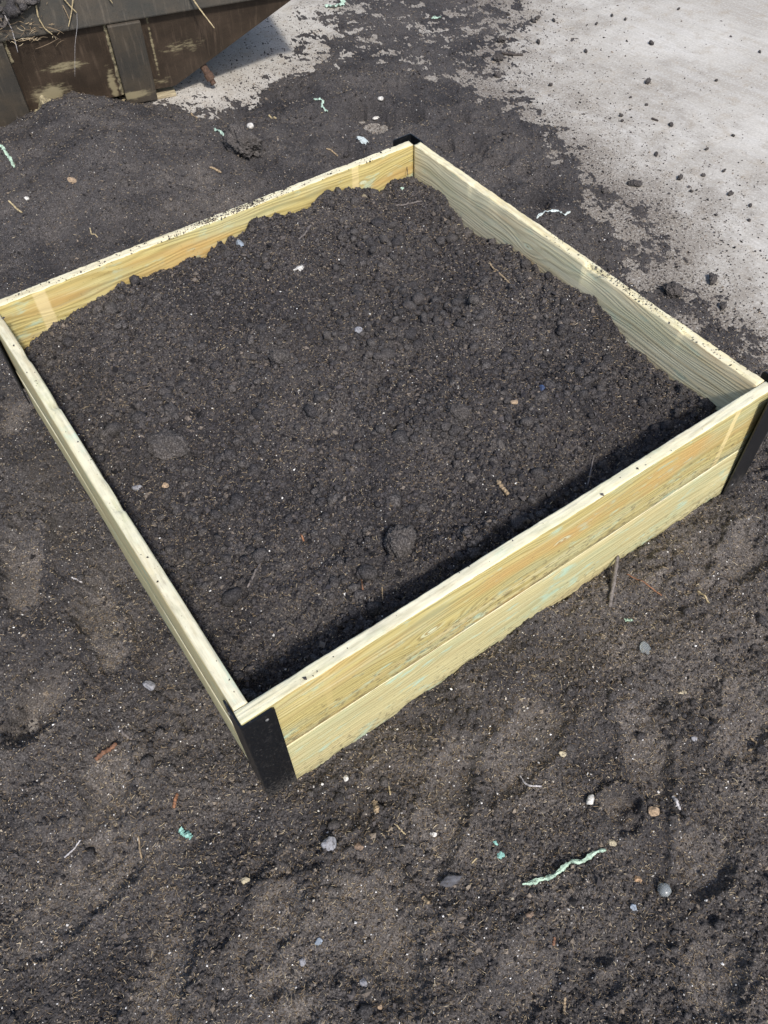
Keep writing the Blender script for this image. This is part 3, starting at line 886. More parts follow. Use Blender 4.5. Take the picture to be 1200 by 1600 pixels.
# ------------------------------------------------------------------ steel skip behind the bed
SK_U = np.array([0.96464305, -0.26355983, 0.0])
SK_N = np.array([-0.26355983, -0.96464305, 0.0])       # towards the bed
SK_B = at(274, 134, 0.035)                              # lower right corner of the near side
SK_H = 0.312
SK_LEAN = float((at(205, 33, SK_H) - SK_B) @ SK_N) - 0.022   # how far the side leans out at the rim

def skp(s, d, z):
    return SK_B + SK_U * s + SK_N * d + np.array([0, 0, z - SK_B[2]])

def skin(s, k, d=0.0):
    """point of the near side: s along it, k = 0 at the bottom to 1 at the rim, d proud of it"""
    z = 0.035 + k * (SK_H - 0.035)
    return skp(s, SK_LEAN * k + d, z)

def hit_panel(px, py, d=0.0):
    """(s, k) where the line of sight through a photo pixel meets the near side"""
    a, b, c = skin(0, 0, d), skin(1, 0, d), skin(0, 1, d)
    n = np.cross(b - a, c - a)
    v = ray(px, py)
    p = CAM + v * (n @ (a - CAM) / (n @ v))
    k = (p[2] - 0.035) / (SK_H - 0.035)
    return (p - SK_B) @ SK_U, k

_s, _k = hit_panel(455, 0)
SK_SLOPE = _s / _k                                      # run of the sloping end over the full height

def box_from(pts8):
    F = np.array([(0, 1, 3, 2), (4, 6, 7, 5), (0, 4, 5, 1), (2, 3, 7, 6), (0, 2, 6, 4), (1, 5, 7, 3)])
    return np.array(pts8), F

def prism(fn, a0, a1, b0, b1, c0, c1):
    return box_from([fn(a, b, c) for c in (c0, c1) for b in (b0, b1) for a in (a0, a1)])

def steel_material(name, base, alt, mud=True):
    t = NT(name)
    p = t.pos()
    dp = t.n.new('ShaderNodeVectorMath'); dp.operation = 'DOT_PRODUCT'
    sb = t.n.new('ShaderNodeVectorMath'); sb.operation = 'SUBTRACT'
    t.put(sb.inputs[0], p); sb.inputs[1].default_value = tuple(SK_B)
    t.l.new(sb.outputs[0], dp.inputs[0]); dp.inputs[1].default_value = tuple(SK_U)
    s = dp.outputs['Value']
    sz = t.n.new('ShaderNodeSeparateXYZ'); t.put(sz.inputs[0], p)
    z = sz.outputs[2]
    cb = t.n.new('ShaderNodeCombineXYZ'); t.put(cb.inputs[0], s); t.put(cb.inputs[1], z)
    q = cb.outputs[0]
    st = t.noise(t.scale(q, (70, 7, 1)), 1, 4, 0.65)
    bl = t.noise(t.scale(q, (7, 9, 1)), 1, 4, 0.6)
    sp = t.noise(t.scale(q, (26, 90, 1)), 1, 5, 0.7)
    fine = t.noise(p, 260, 3, 0.6)
    c = t.mix(t.rng(bl, 0.35, 0.68), base, alt)
    c = t.mix(t.rng(st, 0.5, 0.75, 0, 0.55), c, tuple(v * 1.9 + .008 for v in alt))
    c = t.mix(t.rng(fine, 0.5, 0.75, 0, 0.5), c, tuple(v * 0.45 for v in base))
    if mud:
        m = None
        for cs, cz, rs, rz, am in mud:
            ds = t.math('DIVIDE', t.sub(s, cs), rs); dz = t.math('DIVIDE', t.sub(z, cz), rz)
            g = t.math('EXPONENT', t.mul(t.add(t.mul(ds, ds), t.mul(dz, dz)), -1.0))
            g = t.mul(g, am)
            m = g if m is None else t.math('MAXIMUM', m, g)
        mm = t.rng(t.add(t.mul(m, 0.36), t.mul(sp, 0.75)), 0.50, 0.72)
        c = t.mix(t.mul(mm, 0.75), c, (0.36, 0.31, 0.19))
    t.bump(t.add(fine, bl), 0.0012, 0.5)
    return t.done(c, 0.6, 0.35)

_m1, _m2, _m3, _m4 = hit_panel(100, 104), hit_panel(285, 72), hit_panel(80, 146), hit_panel(250, 128)
zk = lambda k: 0.035 + k * (SK_H - 0.035)
MUD = [(_m1[0], zk(_m1[1]), .085, .022, .9), (_m2[0], zk(_m2[1]), .10, .03, .62), (_m3[0], zk(_m3[1]), .075, .035, 1.15), (_m4[0], zk(_m4[1]), .06, .02, .6),
       (hit_panel(176, 60)[0], .28, .012, .10, .9), (hit_panel(176, 130)[0], .08, .016, .07, 1.2), (hit_panel(236, 60)[0], .2, .006, .14, .8), (hit_panel(8, 75)[0], .3, .012, .05, .9), (-1.0, .05, .5, .03, .8)]
SK1 = steel_material('skip_steel', (0.034, 0.024, 0.0165), (0.060, 0.042, 0.029), MUD)
SK2 = steel_material('skip_rim_steel', (0.050, 0.049, 0.044), (0.078, 0.066, 0.052), [(-.9, .36, .3, .02, .6)])
SK3 = steel_material('skip_post_steel', (0.048, 0.044, 0.038), (0.076, 0.062, 0.046), [(hit_panel(207, 150)[0], .045, .08, .018, 1.2)])
RUST = plain('rusty_iron', (0.085, 0.05, 0.034), 0.4, 150, 0.8, 0.001)

SK_L, SK_D = -1.75, 0.75
skip = empty('steel_skip', tuple(skp(-0.8, -0.3, 0)))
tag(skip, 'rusty dark steel skip with sloping end standing on the yard behind the bed', 'skip')
SKO = np.array(skip.location)

def skpart(name, VF, mat, parent=None, smooth=False):
    V, F = VF
    if parent is None: V = np.asarray(V) - SKO; parent = skip
    else: V = np.asarray(V) - SKO
    return mesh_np(name, V, F, mat, parent, smooth)

def trap(side):
    """a long side as a trapezium with thickness; side 0 near, 1 far"""
    P = []
    for th in (0, 0.006):
        for k in (0, 1):
            for s in (SK_L - SK_SLOPE * k, SK_SLOPE * k):
                z = 0.035 + k * (SK_H - 0.035)
                d = (SK_LEAN * k - th) if side == 0 else (-SK_D - SK_LEAN * k + th)
                P.append(skp(s, d, z))
    return box_from(P)
skpart('side_panel', trap(0), SK1)
skpart('side_panel', trap(1), SK1)
for e in (0, 1):
    P = []
    for th in (0, 0.006):
        for k in (0, 1):
            for d in (SK_LEAN * k - .007, -SK_D - SK_LEAN * k + .007):
                s = (SK_SLOPE * k - th) if e == 0 else (SK_L - SK_SLOPE * k + th)
                P.append(skp(s, d, 0.035 + k * (SK_H - 0.035)))
    skpart('end_panel', box_from(P), SK1)
skpart('floor_panel', prism(skp, SK_L + .01, -.01, -.01, -SK_D + .01, .037, .043), SK1)
RT = SK_H + 0.125
rim_parts = []
o0, o1 = SK_LEAN + .022, SK_LEAN - .05
ex = SK_SLOPE + .012
V0, F0 = [], []
for a0, a1, b0, b1 in ((SK_L - ex, ex, o1, o0), (SK_L - ex, ex, -SK_D - o0, -SK_D - o1), (ex - .07, ex, -SK_D - o1, o1), (SK_L - ex, SK_L - ex + .07, -SK_D - o1, o1)):
    v, f = prism(skp, a0, a1, b0, b1, SK_H + .0005, RT)
    F0.append(f + sum(len(q) for q in V0)); V0.append(v)
rim = skpart('rim', (np.concatenate(V0), np.concatenate(F0)), SK2)
bv = rim.modifiers.new('bevel', 'BEVEL'); bv.width = 0.006; bv.segments = 2; bv.limit_method = 'ANGLE'
sA, sB = hit_panel(181, 95)[0], hit_panel(231, 90)[0]
sC = hit_panel(22, 110)[0]
for s0, s1 in ((sA, sB), (sC - .125, sC), (sC - .62, sC - .50)):
    P = [skin(s, k, d) for d in (0.0005, 0.034) for k in (-0.10, 0.995) for s in (s0, s1)]
    po = skpart('post', box_from(P), SK3)
    bv = po.modifiers.new('bevel', 'BEVEL'); bv.width = 0.004; bv.segments = 2
# pale sealant bead down the middle post's left side
def bead(s, k0, k1, w):
    n, m = 60, 8
    rows = []
    for i in range(n):
        k = k0 + (k1 - k0) * i / (n - 1)
        ww = w * (0.7 + 0.5 * float(perlin(np.array([i * .33]), np.array([s * 40]), 3)[0]) + 0.5 * (1 - i / n))
        for j in range(m):
            a = math.pi * j / (m - 1)
            rows.append(skin(s + math.cos(a) * ww + w * .4 * float(perlin(np.array([i * .2]), np.array([1.5 + s]), 8)[0]), k, math.sin(a) * ww * 0.6))
    return np.array(rows), grid_faces(n, m)
MUDM = plain('dried_mud', (0.25, 0.215, 0.135), 0.45, 90, 0.9, 0.003)
skpart('sealant_bead', bead(sA - .006, 0.02, 0.98, .0065), MUDM, None, True)
skpart('sealant_bead', bead(sC + .004, 0.70, 0.98, .005), MUDM, None, True)
# dried mud crust along the foot of the side
def crust(px0, px1, py, amp):
    s0, s1 = hit_panel(px0, py)[0], hit_panel(px1, py)[0]
    n, m = 50, 14
    S, K = np.meshgrid(np.linspace(s0, s1, n), np.linspace(0, 1, m), indexing='ij')
    prof = np.clip(np.sin(np.linspace(0, math.pi, n)), 0, 1)[:, None] * (0.55 + 0.9 * np.abs(perlin(S * 24, S * 0 + 1, 4)))
    kk = K * prof * amp
    dd = np.sin(K * math.pi) * prof * (0.016 + 0.012 * perlin(S * 40, K * 4, 6)) + .0005
    V = np.array([skin(a, b, c) for a, b, c in zip(S.ravel(), kk.ravel() - .04, dd.ravel())])
    return V, grid_faces(n, m)
skpart('dried_mud', crust(38, 105, 150, 0.20), MUDM, None, True)
# lug under the sloping end
def tube(path, radii, k=10, cap=True, wob=0.0, seed=0):
    path = np.array(path, float)
    n = len(path)
    rad = np.broadcast_to(np.asarray(radii, float), (n,))
    V = []
    up = np.array([0, 0, 1.0])
    for i in range(n):
        tdir = path[min(i + 1, n - 1)] - path[max(i - 1, 0)]
        tdir = tdir / (np.linalg.norm(tdir) + 1e-12)
        a = np.cross(tdir, up)
        if np.linalg.norm(a) < 1e-3: a = np.cross(tdir, [1, 0, 0])
        a /= np.linalg.norm(a); b = np.cross(a, tdir)
        for j in range(k):
            th = 2 * math.pi * j / k
            r = rad[i] * (1 + wob * math.sin(j * 2.4 + i * 1.7 + seed))
            V.append(path[i] + r * (a * math.cos(th) + b * math.sin(th)))
    i = np.arange(n * k).reshape(n, k); j = np.roll(i, -1, 1)
    F = [np.stack([i[:-1], j[:-1], j[1:], i[1:]], -1).reshape(-1, 4)]
    V += [path[0], path[-1]]
    F.append(np.concatenate([np.stack([np.full(k, n * k), j[0], i[0]], -1), np.stack([np.full(k, n * k + 1), i[-1], j[-1]], -1)]))
    return np.array(V), F
_ls, _lk = hit_panel(322, 97)
a = skin(_ls - .02, _lk, -.03)
b = a + SK_U * .035 + np.array([0, 0, -.085]) + SK_N * .03
ax = (b - a)
skpart('lug', tube([a, a + ax * .55, a + ax * .56, a + ax * .8, a + ax * .81, b], [.014, .014, .018, .018, .011, .010], 12), RUST)
# timber bearer under the skip
PALEWOOD = wood_material('bearer_timber', 13, light=(0.40, 0.34, 0.23), dark=(0.26, 0.21, 0.13), green=.0, orange=.1)
v, f = prism(skp, -.22, -.004, -.075, .010, .0, .013)
br = mesh_np('timber_bearer', v, f, PALEWOOD)
bv = br.modifiers.new('bevel', 'BEVEL'); bv.width = 0.003; bv.segments = 2
tag(br, 'pale timber bearer lying under the corner of the skip', 'timber')

# soil and straw heaped in the skip, spilling over its rim at the left
def skip_fill():
    S, D = np.meshgrid(np.arange(SK_L - .2, .22, .008), np.arange(-SK_D - .1, SK_LEAN + .052, .006), indexing='ij')
    left = sstep(-.36, -.60, S)
    z = RT - .05 + .10 * left + 0.05 * perlin(S * 3, D * 3, 81) + perlin(S * 14, D * 14, 82) * .02 + grain(S, D, 84) * 1.4
    lip = D > SK_LEAN - .045
    spill = RT + .045 * left - .012 - sstep(SK_LEAN - .01, SK_LEAN + .04, D) * (.10 + .05 * perlin(S * 16, S * 0, 87)) * left
    floor_ = 0.05 + np.maximum(D / SK_LEAN, S / SK_SLOPE) * (SK_H - 0.035)
    z = np.where(lip, spill, np.maximum(z, floor_))
    V = SK_B[None] + S.reshape(-1, 1) * SK_U + D.reshape(-1, 1) * SK_N
    V[:, 2] = z.ravel()
    F = grid_faces(*S.shape)
    F = F[((D <= SK_LEAN + .012) | (left > .12)).ravel()[F].all(1)]
    o = mesh_np('skip_soil', V, F, SOIL, smooth=True)
    add_attr(o, 'dry', np.full(S.size, .5))
    tag(o, 'brown soil heaped inside the steel skip and over its rim', 'soil', kind='stuff')
    n = 420
    s = rng.uniform(-1.2, -.40, n); d = rng.uniform(SK_LEAN - .06, SK_LEAN + .052, n)
    P = SK_B[None] + s[:, None] * SK_U + d[:, None] * SK_N
    lf = sstep(-.36, -.60, s)
    P[:, 2] = RT + .045 * lf - .012 - sstep(SK_LEAN - .01, SK_LEAN + .04, d) * .10 * lf + .004
    tag(clumps_mesh('skip_clumps', P, np.clip(np.exp(rng.normal(math.log(.009), .45, n)), .004, .024), SOIL), 'clumps of brown soil clinging over the rim of the skip', 'soil clumps', kind='stuff')
    n = 1700
    s = rng.uniform(-1.3, -.36, n); d = rng.uniform(SK_LEAN - .08, SK_LEAN + .055, n)
    P = SK_B[None] + s[:, None] * SK_U + d[:, None] * SK_N
    P[:, 2] = RT - .03 + .09 * sstep(-.42, -.72, s) + rng.uniform(-.03, .03, n) - sstep(SK_LEAN - .0, SK_LEAN + .05, d) * .09
    o = fibres_mesh('straw_litter', P, np.clip(np.exp(rng.normal(math.log(.03), .5, n)), .008, .09), rng.uniform(.0005, .0013, n), FIBRE, 0.0)
    tag(o, 'tangled brown straw and roots matted on the soil over the rim of the skip', 'straw', kind='stuff')
skip_fill()

# ------------------------------------------------------------------ single finds on the soil
def path_smooth(P, n=24):
    P = np.array(P, float)
    d = np.concatenate([[0], np.cumsum(np.linalg.norm(np.diff(P, axis=0), axis=1))])
    t = np.linspace(0, d[-1], n)
    Q = np.column_stack([np.interp(t, d, P[:, i]) for i in range(3)])
    for _ in range(2):
        Q[1:-1] = 0.25 * Q[:-2] + 0.5 * Q[1:-1] + 0.25 * Q[2:]
    return Q

def place(name, V, F, mat, label, cat, group=None, smooth=True):
    V = np.asarray(V, float)
    c = V.mean(0); c[2] = V[:, 2].min()
    o = mesh_np(name, V - c, F, mat, None, smooth)
    o.location = c
    return tag(o, label, cat, group)

def drape(pts, bed=None):
    """soil points under a polyline of photo pixels"""
    return [on_soil(px, py, bed) for px, py in pts]

WOODS = {k: plain('twig_' + k, c, .3, 160, .8, .0008) for k, c in dict(grey=(.16, .14, .13), brown=(.17, .085, .05), red=(.24, .115, .06), straw=(.42, .34, .20), tan=(.32, .24, .15), pale=(.42, .40, .40), dark=(.06, .05, .045)).items()}
STONES = {k: plain('stone_' + k, c, .22, 110, .75, .0008) for k, c in dict(white=(.56, .54, .50), grey=(.25, .25, .27), slate=(.085, .085, .095), cream=(.44, .38, .26), tan=(.36, .26, .17), orange=(.40, .26, .15), blue=(.25, .29, .34), brown=(.2, .14, .1)).items()}
PLAS = {k: plain('plastic_' + k, c, .22, 130, .5, .0004) for k, c in dict(green=(.40, .53, .41), teal=(.24, .46, .40), pale=(.55, .61, .59), mint=(.42, .56, .46), blue=(.035, .06, .13)).items()}
CLODM = SOIL

def twig(label, pts, w, mat, name='twig', cat='twig', bed=None, group=None, lift=None, ends=None, n=18, wob=.18):
    P = path_smooth(drape(pts, bed), n)
    z = np.array([float(surf(p[0], p[1])) for p in P])
    zz = np.convolve(np.pad(np.maximum.accumulate(z) * 0 + z, 3, 'edge'), np.ones(7) / 7, 'valid')
    P[:, 2] = np.maximum(z, zz) + (w * .45 if lift is None else lift)
    if ends: P[:, 2] += np.linspace(ends[0], ends[1], len(P))
    r = np.full(len(P), w / 2) * (1 + .22 * np.sin(np.arange(len(P)) * 1.9 + w * 9000)); r[0] *= .75; r[-1] *= .6
    V, F = tube(P, r, 8, True, wob, len(pts))
    return place(name, V, F, mat, label, cat, group)

def ribbon(label, pts, w, mat, name='plastic_strip', cat='plastic strip', bed=None, twist=2.5, group=None, seed=1, lift=.002):
    P = path_smooth(drape(pts, bed), 42)
    z = np.array([float(surf(p[0], p[1])) for p in P])
    zz = np.convolve(np.pad(z, 4, 'edge'), np.ones(9) / 9, 'valid')
    P[:, 2] = np.maximum(z, zz) + lift
    n = len(P)
    V = []
    for i in range(n):
        td = P[min(i + 1, n - 1)] - P[max(i - 1, 0)]; td /= np.linalg.norm(td) + 1e-12
        side = np.cross(td, [0, 0, 1]); side /= np.linalg.norm(side) + 1e-12
        up = np.cross(side, td)
        a = 0.5 * math.sin(i / n * twist * 6.28 + seed) + .2 * math.sin(i * 1.3 + seed * 2)
        e = side * math.cos(a) + up * math.sin(a)
        nn = up * math.cos(a) - side * math.sin(a)
        ww = w / 2 * (0.85 + .22 * math.sin(i * .9 + seed * 3) + .15 * math.sin(i * 2.3 + seed)) * min(1, .35 + i / 3, .35 + (n - 1 - i) / 3)
        c = P[i] + np.array([0, 0, abs(math.sin(a)) * ww])
        V += [c - e * ww, c + nn * (w * .22), c + e * ww, c - nn * .0005]
    i = np.arange(n * 4).reshape(n, 4); j = np.roll(i, -1, 1)
    F = np.concatenate([np.stack([i[:-1], i[1:], j[1:], j[:-1]], -1).reshape(-1, 4), [i[0], i[-1][::-1]]])
    return place(name, V, F, mat, label, cat, group, False)

def ico(sub):
    b = bmesh.new(); bmesh.ops.create_icosphere(b, subdivisions=sub, radius=1.0)
    b.verts.ensure_lookup_table()
    V = np.array([v.co[:] for v in b.verts]); F = np.array([[v.index for v in f.verts] for f in b.faces]); b.free()
    return V, F
ICO = {k: ico(k) for k in (2, 3, 5)}

def pebble(label, px, py, lpx, wpx, ang, mat, name='stone', cat='stone', bed=None, group=None, seed=1, cuts=7, flat=.6, sink=.48, lumpy=.0):
    """stone or chip seen at a pixel: length and width in photo pixels, ang = tilt of its length in the picture"""
    p = on_soil(px, py, bed)
    dep = (p - CAM) @ R[2]
    mpp = dep / F_PX
    a = math.radians(ang)
    q = at(px + 10 * math.cos(a), py + 10 * math.sin(a), p[2]) - p
    foreshort = np.linalg.norm(q) / (10 * mpp)
    yaw = math.atan2(q[1], q[0])
    l, w = lpx * mpp * foreshort / 2, wpx * mpp * 1.1 / 2
    g = np.random.default_rng(seed * 31 + 5)
    V, F = ICO[5 if lumpy else 3]
    V = V.copy()
    for _ in range(cuts):
        nv = g.normal(size=3); nv /= np.linalg.norm(nv)
        V -= np.clip(V @ nv - g.uniform(.55, .85), 0, None)[:, None] * nv
    if lumpy:
        r = 1 + lumpy * .8 * (perlin(V[:, 0] * 2 + V[:, 2] * 1.3, V[:, 1] * 2 - V[:, 2] * 1.1, seed) + .6 * perlin(V[:, 0] * 6 + V[:, 2] * 5, V[:, 1] * 6 - V[:, 2] * 4, seed + 1) + .45 * perlin(V[:, 0] * 14 + V[:, 2] * 11, V[:, 1] * 14 - V[:, 2] * 12, seed + 2))
        V *= r[:, None]
    else:
        V *= (1 + .12 * perlin(V[:, 0] * 2.2 + V[:, 2], V[:, 1] * 2.2 - V[:, 2], seed))[:, None]
    h = min(l, w) * flat * 1.2
    V = V * [l, w, h]
    c, s = math.cos(yaw), math.sin(yaw)
    V = np.column_stack([V[:, 0] * c - V[:, 1] * s, V[:, 0] * s + V[:, 1] * c, V[:, 2]])
    zb = float(surf(p[0], p[1]))
    V += [p[0], p[1], zb + h * (1 - sink * 1.4)]
    o = place(name, V, F, mat, label, cat, group, cuts < 5 or bool(lumpy))
    if lumpy and mat is SOIL: add_attr(o, 'dry', np.full(len(V), .45))
    if lumpy and mat is SOIL: add_attr(o, 'damp', np.full(len(V), .3))
    return o

# -- green plastic strips and scraps
ribbon('long pale green twisted plastic strip on the soil in front of the bed', [(816, 1383), (833, 1380), (843, 1375), (862, 1371), (870, 1365), (890, 1348), (910, 1348), (928, 1333), (946, 1329)], .0085, PLAS['green'], twist=3.5, lift=.004)
ribbon('crumpled turquoise plastic scrap below the near corner bracket', [(282, 1297), (287, 1304), (293, 1303), (298, 1312)], .012, PLAS['teal'], 'plastic_scrap', 'plastic scrap', twist=1, seed=4)
pebble('small turquoise chip, upper of the pair above the long green strip', 774, 1318, 11, 9, 20, PLAS['teal'], 'plastic_chip', 'plastic chip', seed=3, flat=.4, sink=.1)
pebble('small turquoise chip, lower of the pair above the long green strip', 782, 1337, 13, 11, -30, PLAS['teal'], 'plastic_chip', 'plastic chip', seed=8, flat=.4, sink=.1)
ribbon('green plastic shred with a pale tip on the dark mound left of the far corner', [(490, 156), (505, 159), (503, 167), (512, 176)], .011, PLAS['mint'], seed=2)
ribbon('curled mint plastic film on the soil at the top edge behind the bed', [(508, 10), (522, 13), (534, 9), (538, -2)], .026, PLAS['mint'], seed=6, twist=1)
ribbon('tiny green plastic shred on the thin soil beyond the far corner', [(674, 30), (682, 29), (689, 28)], .014, PLAS['mint'], seed=9, twist=1)
ribbon('wavy pale teal plastic strip beside the right board near the concrete', [(838, 343), (847, 335), (866, 332), (874, 334), (891, 331)], .010, PLAS['pale'], seed=3)
ribbon('mint plastic shred on the slope in front of the skip lug', [(335, 202), (345, 208), (354, 217), (371, 214)], .013, PLAS['mint'], seed=5, twist=1.4)
ribbon('green plastic strip running down the soil at the far left edge below the skip', [(1, 228), (9, 239), (18, 252), (23, 263)], .012, PLAS['green'], seed=7)
ribbon('faded green fluff of plastic near the grey stick by the front board', [(975, 968), (982, 971), (988, 970)], .007, PLAS['green'], seed=8, twist=1)
pebble('pale blue-white plastic shard lying behind the back board', 568, 222, 26, 11, 50, PLAS['pale'], 'plastic_shard', 'plastic shard', seed=2, flat=.25, sink=.0)
pebble('tiny dark blue scrap in the compost at the right of the bed', 847, 607, 9, 10, 60, PLAS['blue'], 'plastic_chip', 'plastic chip', bed=1, seed=5)
pebble('tiny mint scrap on the compost in the far corner of the bed', 628, 295, 7, 6, 10, PLAS['mint'], 'plastic_chip', 'plastic chip', bed=1, seed=6)

# -- stones
GLASS = NT('cloudy_glass'); GLASS.bsdf.inputs['Transmission Weight'].default_value = .75
GLASS = GLASS.done((.62, .66, .66), .18, .5)
pebble('smooth white oval pebble beside a small hole in the soil', 922, 1252, 19, 11, -68, STONES['white'], 'pebble', 'pebble', seed=1, cuts=1, flat=.8, sink=.15)
pebble('angular blue-grey stone in the foreground below the near corner', 515, 1319, 25, 21, 35, STONES['grey'], seed=2, flat=.8)
pebble('dark elongated slate piece in the middle of the foreground', 704, 1375, 36, 18, -25, STONES['slate'], seed=3, flat=.7)
pebble('round cloudy glass-like stone right of the long green strip', 1036, 1393, 22, 20, 10, GLASS, seed=4, cuts=2, flat=.9, sink=.15)
pebble('small pale grey stone below the orange chip at right', 990, 1418, 13, 10, 30, STONES['blue'], seed=5)
pebble('orange-tan chip of brick right of the green strip', 996, 1375, 15, 12, 30, STONES['orange'], seed=6)
pebble('rough tan lump right of the small hole in the soil', 1021, 1268, 18, 16, -30, STONES['tan'], seed=7)
pebble('cream flake just above the right tip of the green strip', 956, 1317, 16, 9, 20, STONES['cream'], seed=8, flat=.4)
pebble('bright white chip just below the front board near the bracket', 541, 1216, 12, 8, -55, STONES['white'], seed=9, flat=.5)
pebble('translucent grey film shard in the soil in front of the front board', 1008, 1016, 28, 16, 75, GLASS, 'glass_shard', 'glass shard', seed=10, flat=.25)
pebble('pale blue stone low in the foreground', 498, 1472, 14, 11, -20, STONES['blue'], seed=11)
pebble('pale grey chip below the blue stone in the foreground', 472, 1503, 14, 12, 40, STONES['grey'], seed=12)
pebble('light grey stone between the slate piece and the front board', 677, 1304, 12, 9, -10, STONES['white'], seed=13)
pebble('tan fragment right of the angular blue-grey stone', 561, 1323, 18, 12, 10, STONES['brown'], seed=14)
pebble('square brown chip below the left tip of the green strip', 828, 1430, 14, 14, 60, STONES['brown'], seed=15)
pebble('tan chip at the foot of the picture left of centre', 383, 1377, 16, 10, -15, STONES['cream'], seed=16)
pebble('reddish tan chip at the very bottom of the foreground', 594, 1572, 11, 9, 60, STONES['tan'], seed=17)
pebble('bluish stone in the soil above the reddish tan chip', 568, 1536, 18, 10, 60, STONES['grey'], seed=18)
pebble('pale grey stone on the soil outside the left board', 233, 1072, 20, 15, 20, STONES['grey'], seed=19)
pebble('yellowish chip at right below the front board', 879, 1178, 13, 9, 30, STONES['cream'], seed=20)
pebble('flat beige flake at the right edge below the front board', 1067, 1082, 22, 10, 10, STONES['cream'], seed=21, flat=.35)
pebble('small round grey stone right of the shallow heel print', 1084, 1154, 11, 9, 60, STONES['grey'], seed=22, cuts=2)
pebble('pale round stone on the mound in front of the skip', 392, 200, 12, 11, 0, STONES['white'], seed=23, cuts=3)
pebble('grey-white stone on the dark soil left of the concrete patch', 595, 159, 10, 8, 0, STONES['white'], seed=24)
pebble('pale oblong chip on the soil just behind the far corner', 588, 182, 12, 6, -15, STONES['white'], seed=25)
pebble('pinkish stone on the brown soil below the skip', 113, 283, 15, 10, 30, STONES['tan'], seed=26)
pebble('white stone at left on the brown soil below the skip', 42, 311, 9, 7, 0, STONES['white'], seed=27)
pebble('pale chipped stone near the back board inside the bed', 466, 422, 21, 11, -35, STONES['white'], bed=1, seed=28)
pebble('bluish stone against the back board inside the bed', 374, 381, 18, 11, 45, STONES['blue'], bed=1, seed=29)
pebble('cream ring-like chip on the compost below the back board', 570, 308, 10, 11, 0, STONES['cream'], bed=1, seed=30)
pebble('tan pebble in the compost at the right side of the bed', 803, 629, 11, 11, 40, STONES['tan'], bed=1, seed=31)
pebble('small tan pebble left of centre on the compost by the back board', 247, 461, 10, 7, 0, STONES['tan'], bed=1, seed=32)
pebble('grey round stone by the left board inside the bed', 215, 763, 16, 12, 0, STONES['grey'], bed=1, seed=33)
pebble('pale pebble right of the grey round stone inside the bed', 258, 759, 12, 9, 20, STONES['tan'], bed=1, seed=34)
pebble('grey pebble half buried in the centre of the bed', 560, 517, 14, 12, 0, STONES['grey'], bed=1, seed=35)
pebble('flat white grain in the middle of the bed', 533, 460, 6, 8, 0, STONES['white'], bed=1, seed=36)

# -- clods
pebble('big round soil clod inside the bed near the front board', 627, 858, 50, 46, 10, CLODM, 'soil_clod', 'soil clod', bed=1, seed=41, cuts=2, flat=.85, sink=.18, lumpy=.3)
pebble('broad soil clod inside the bed near the left board', 265, 706, 60, 46, 0, CLODM, 'soil_clod', 'soil clod', bed=1, seed=42, cuts=2, flat=.75, sink=.36, lumpy=.3)
pebble('crumbly soil clod on the mound behind the back board', 384, 236, 48, 42, 20, CLODM, 'soil_clod', 'soil clod', seed=43, cuts=2, flat=.8, sink=.15, lumpy=.4)
pebble('soil clod in the middle of the bed towards the back', 438, 562, 30, 22, 0, CLODM, 'soil_clod', 'soil clod', bed=1, seed=44, cuts=2, flat=.75, sink=.25, lumpy=.35)
pebble('soil clod at the right of the bed beside a tan pebble', 715, 650, 36, 26, 0, CLODM, 'soil_clod', 'soil clod', bed=1, seed=45, cuts=2, flat=.75, sink=.3, lumpy=.35)
pebble('largest dark clod on the concrete beside the right board', 1050, 458, 32, 24, 10, CLODM, 'soil_clod', 'soil clod', seed=46, cuts=2, flat=.6, sink=.3, lumpy=.4)
pebble('flat dark clod on the concrete beyond the right board', 992, 289, 22, 12, 10, CLODM, 'soil_clod', 'soil clod', seed=47, cuts=2, flat=.5, sink=.3, lumpy=.4)
for i, (x, y, w) in enumerate([(784, 66, 13), (778, 94, 14), (776, 119, 10), (1017, 69, 7), (1048, 196, 7), (915, 81, 5), (1112, 439, 15), (1129, 480, 11), (1012, 129, 8), (1141, 304, 8), (840, 30, 7), (794, 24, 6),
                               (1119, 127, 5), (1010, 165, 5), (1145, 213, 5), (833, 34, 6), (865, 33, 5), (841, 67, 6), (956, 25, 4), (977, 31, 4), (1062, 279, 8), (1131, 268, 5), (945, 300, 9), (860, 134, 6),
                               (970, 182, 6), (972, 190, 5), (1098, 275, 6), (1080, 300, 5), (1170, 345, 5), (1187, 82, 4), (1025, 242, 6), (1172, 322, 5), (932, 38, 4), (1060, 15, 4), (1104, 234, 5), (985, 153, 4)]):
    pebble('small dark soil crumb lying alone on the pale concrete', x, y, w, w * .8, 15 * i, CLODM, 'soil_clod', 'soil clod', group='soil crumbs strewn on the concrete', seed=50 + i, cuts=2, flat=.7, sink=.15, lumpy=.4)

